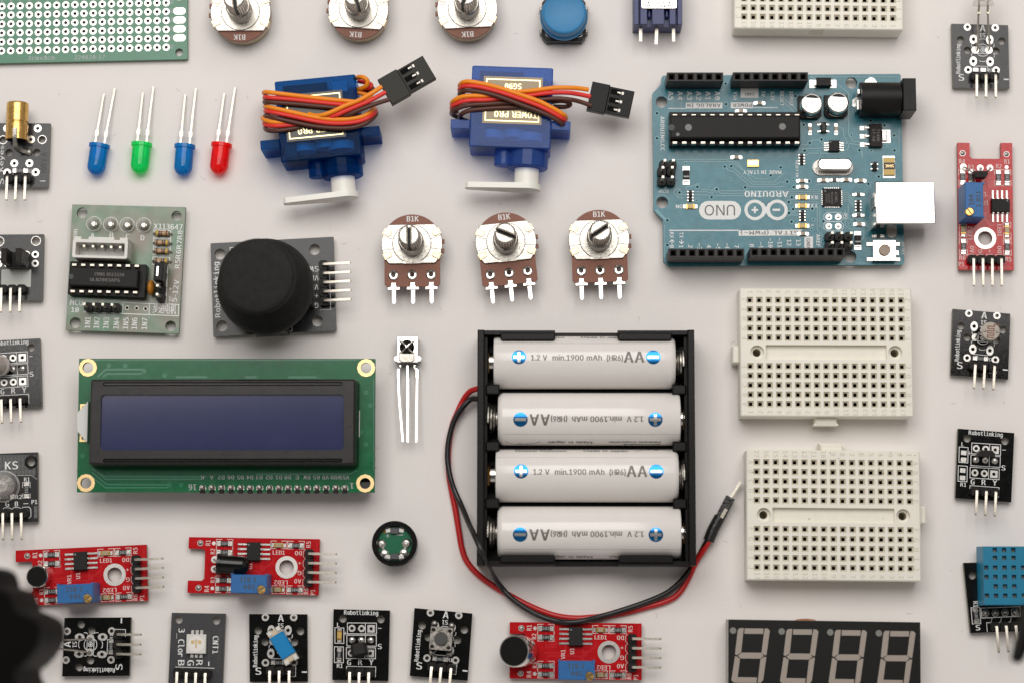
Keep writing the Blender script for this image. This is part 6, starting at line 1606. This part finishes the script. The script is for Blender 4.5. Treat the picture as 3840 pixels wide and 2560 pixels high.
for k, (yc, xa, xb, fl) in enumerate(rows):
    c = (unproj(*ZB(xa, yc), 8.7) + unproj(*ZB(xb, yc), 8.7)) / 2
    Fb = Frame(c, F.ang + (180 if fl else 0), 8.7)
    if proto is None: t = proto = battery(Fb)
    else: t = copy_tree(proto); place(t, Fb)
    t['label'] = labs[k]
    # spring and contact plate of the holder
    lx, ly = rot2((c.x-F.c.x)/K, (c.y-F.c.y)/K, -F.ang)
    sgn = 1 if not fl else -1; xe = (xr-2.7) if sgn > 0 else (xl+2.7); xs_ = lx + sgn*24.3
    b = MB(M_steel); P_ = []; n = 44
    for i in range(n+1):
        u = i/n; rad = 4.3 - 1.9*(1-u); a = 2*math.pi*3.3*u; P_.append((xs_ + (xe-xs_)*u, ly + rad*math.cos(a), 8.7 + rad*math.sin(a)))
    b.tube(P_, 0.42, 8); b.build('spring', o)
    xe2 = (xl+2.7) if sgn > 0 else (xr-2.7); xp = lx - sgn*25.8
    b = MB(M_brass); b.lathe([(3.0, 0), (2.6, 0.6), (1.2, abs(xp-xe2)-0.05)], Matrix.Translation((xe2, ly, 8.7)) @ Matrix.Rotation(math.radians(90 if sgn > 0 else -90), 4, 'Y'), 22); b.build('contact_stud', o)
m_wr = mat('cable_red', (0.50, 0.012, 0.012), 0.35); m_wk = mat('cable_black', (0.012, 0.011, 0.011), 0.35)
def cable(name, pts, m, r):
    b = MB(m); b.tube(catmull([(*q(x, y, z), z) for x, y, z in pts], 8), r, 12); return b.build(name, o)
cable('red_wire', [(200, 322, 5), (178, 325, 4.5), (140, 340, 3), (105, 385, 1.5), (75, 450, 1.2), (48, 520, .8), (30, 640, .8), (32, 760, .8), (48, 860, .8), (66, 950, .8), (84, 1060, .8), (100, 1150, .8), (125, 1215, .8), (180, 1280, .8), (260, 1340, .8), (350, 1392, .8), (440, 1440, .8), (530, 1478, .8), (600, 1498, .8), (680, 1507, .8), (760, 1504, .8), (850, 1494, .8), (950, 1476, .8), (1050, 1450, .8), (1140, 1425, .8), (1200, 1395, .8), (1240, 1350, .8), (1275, 1285, 1), (1305, 1220, 1.5), (1340, 1165, 2.5), (1372, 1112, 3), (1395, 1070, 3)], m_wr, 0.80)
cable('black_wire', [(200, 380, 5), (178, 378, 4.5), (145, 380, 3.4), (110, 412, 3.2), (75, 460, 2.8), (45, 530, 2.4), (27, 620, 2.2), (26, 700, 2.2), (42, 790, 2.4), (66, 860, 2.6), (98, 930, 4), (135, 1020, 9), (168, 1090, 14), (200, 1160, 15.8), (228, 1225, 13), (258, 1285, 6), (300, 1345, 2.4), (350, 1400, 2.4), (420, 1452, 2.4), (500, 1495, 2.4), (580, 1520, 2.8), (650, 1529, 4.0), (720, 1522, 4.2), (800, 1502, 3.0), (870, 1483, 2.4), (960, 1455, 2.4), (1060, 1420, 2.2), (1150, 1380, 2), (1210, 1335, 2), (1255, 1285, 1.5), (1292, 1235, 1.0), (1325, 1180, 1.8), (1362, 1112, 3), (1385, 1070, 3)], m_wk, 0.74)
b = MB(mat('heatshrink', (0.018, 0.017, 0.016), 0.3, bump=0.8, bs=1.2)); A1, A2, A3 = q(1372, 1108, 3), q(1430, 985, 3), q(1485, 885, 3)
b.tube([(*A1, 2.6), (*q(1395, 1050, 3), 2.8), (*A2, 2.8)], 1.55, 10); b.bar([(*q(1425, 1000, 3), 2.6), (*A3, 2.6)], 2.5); pc = b.build('jumper_plug', o)
b = MB(M_pin); b.bar([(*A3, 2.6), (*q(1537, 803, 2.6), 2.4)], 0.75); b.bar([(*q(1437, 990, 4), 4.0), (*q(1462, 945, 4), 4.1)], 0.9); b.build('pin', pc)

# ------------------------------------------------------------------ dark tripod parts standing close to the lens
m_tr = mat('tripod_black', (0.0022, 0.002, 0.0018), 0.55, ior=0.06)
Zb = Z(0, 2120, 3.564)
def tripod(name, label, Zf, pts, zlo, zhi, leg_from, leg_to, F):
    o = thing(name, label, 'tripod', F)
    g = lambda x, y, z: F.l(*Zf(x, y), z)
    zm = (zlo+zhi)/2; P_ = ccw([g(x, y, zm) for x, y in pts]); w = (zhi-zlo)/2
    b = MB(m_tr); rings = [(0.6, zlo), (0.15, zlo+1.2), (0, zm), (0.15, zhi-1.2), (0.6, zhi)]
    prev = None
    for d_, zz in rings:
        r_ = inset(P_, d_)
        if prev: b.wall(prev[0], r_, prev[1], zz) if False else b.add([(x, y, prev[1]) for x, y in prev[0]] + [(x, y, zz) for x, y in r_], [(i, (i+1) % len(P_), len(P_)+(i+1) % len(P_), len(P_)+i) for i in range(len(P_))])
        prev = (r_, zz)
    b.flat(prev[0], zhi); b.flat(inset(P_, rings[0][0]), zlo, up=False); b.build('clamp', o)
    b = MB(m_tr); b.tube([(*leg_from, 0.0), (*leg_to, zhi+30)], 7, 24); b.build('leg', o)
    return o
F = fr_pt((-40, 2440), 0, 70)
tripod('tripod_foot', 'out of focus black tripod clamp over the bottom left corner', Zb, [(-400, -40), (-60, 20), (20, 60), (60, 120), (92, 215), (100, 275), (260, 325), (305, 350), (325, 430), (365, 490), (385, 585), (520, 640), (660, 715), (705, 790), (722, 890), (712, 1010), (665, 1120), (580, 1240), (470, 1350), (385, 1410), (390, 1500), (440, 1600), (450, 1800), (-400, 1800)], 98, 126, (-70, -8), (-60, -4), F)
Zr = N(3, 3); F = fr_pt((3900, 2400), 0, 70)
tripod('tripod_foot', 'out of focus black tripod edge cut off at the bottom right', Zr, [(2420, 800), (2352, 900), (2335, 1010), (2312, 1130), (2285, 1250), (2268, 1340), (2285, 1385), (2315, 1350), (2352, 1270), (2500, 1200), (2500, 800)], 100, 112, (60, 0), (52, 2), F)

# ------------------------------------------------------------------ fibres and specks of dust on the paper
b = MB(mat('lint_grey', (0.30, 0.28, 0.26), 0.9))
for i in range(95):
    x, y = random.uniform(-13.5, 13.5), random.uniform(-9, 9); a = random.uniform(0, 6.28); L = random.uniform(0.04, 0.22)
    c = random.uniform(-1.2, 1.2); P_ = [(x, y, 0.006)]
    for j in range(4): a += c*0.5; P_.append((P_[-1][0]+math.cos(a)*L/4, P_[-1][1]+math.sin(a)*L/4, 0.006))
    b.tube(P_, 0.0028, 5)
for i in range(60):
    x, y = random.uniform(-13.5, 13.5), random.uniform(-9, 9); b.cyl(x, y, random.uniform(0.004, 0.010), 0, 0.006, 8)
l = b.build('lint'); l['kind'] = 'stuff'; l['label'] = 'scattered fibres and dust specks on the paper'
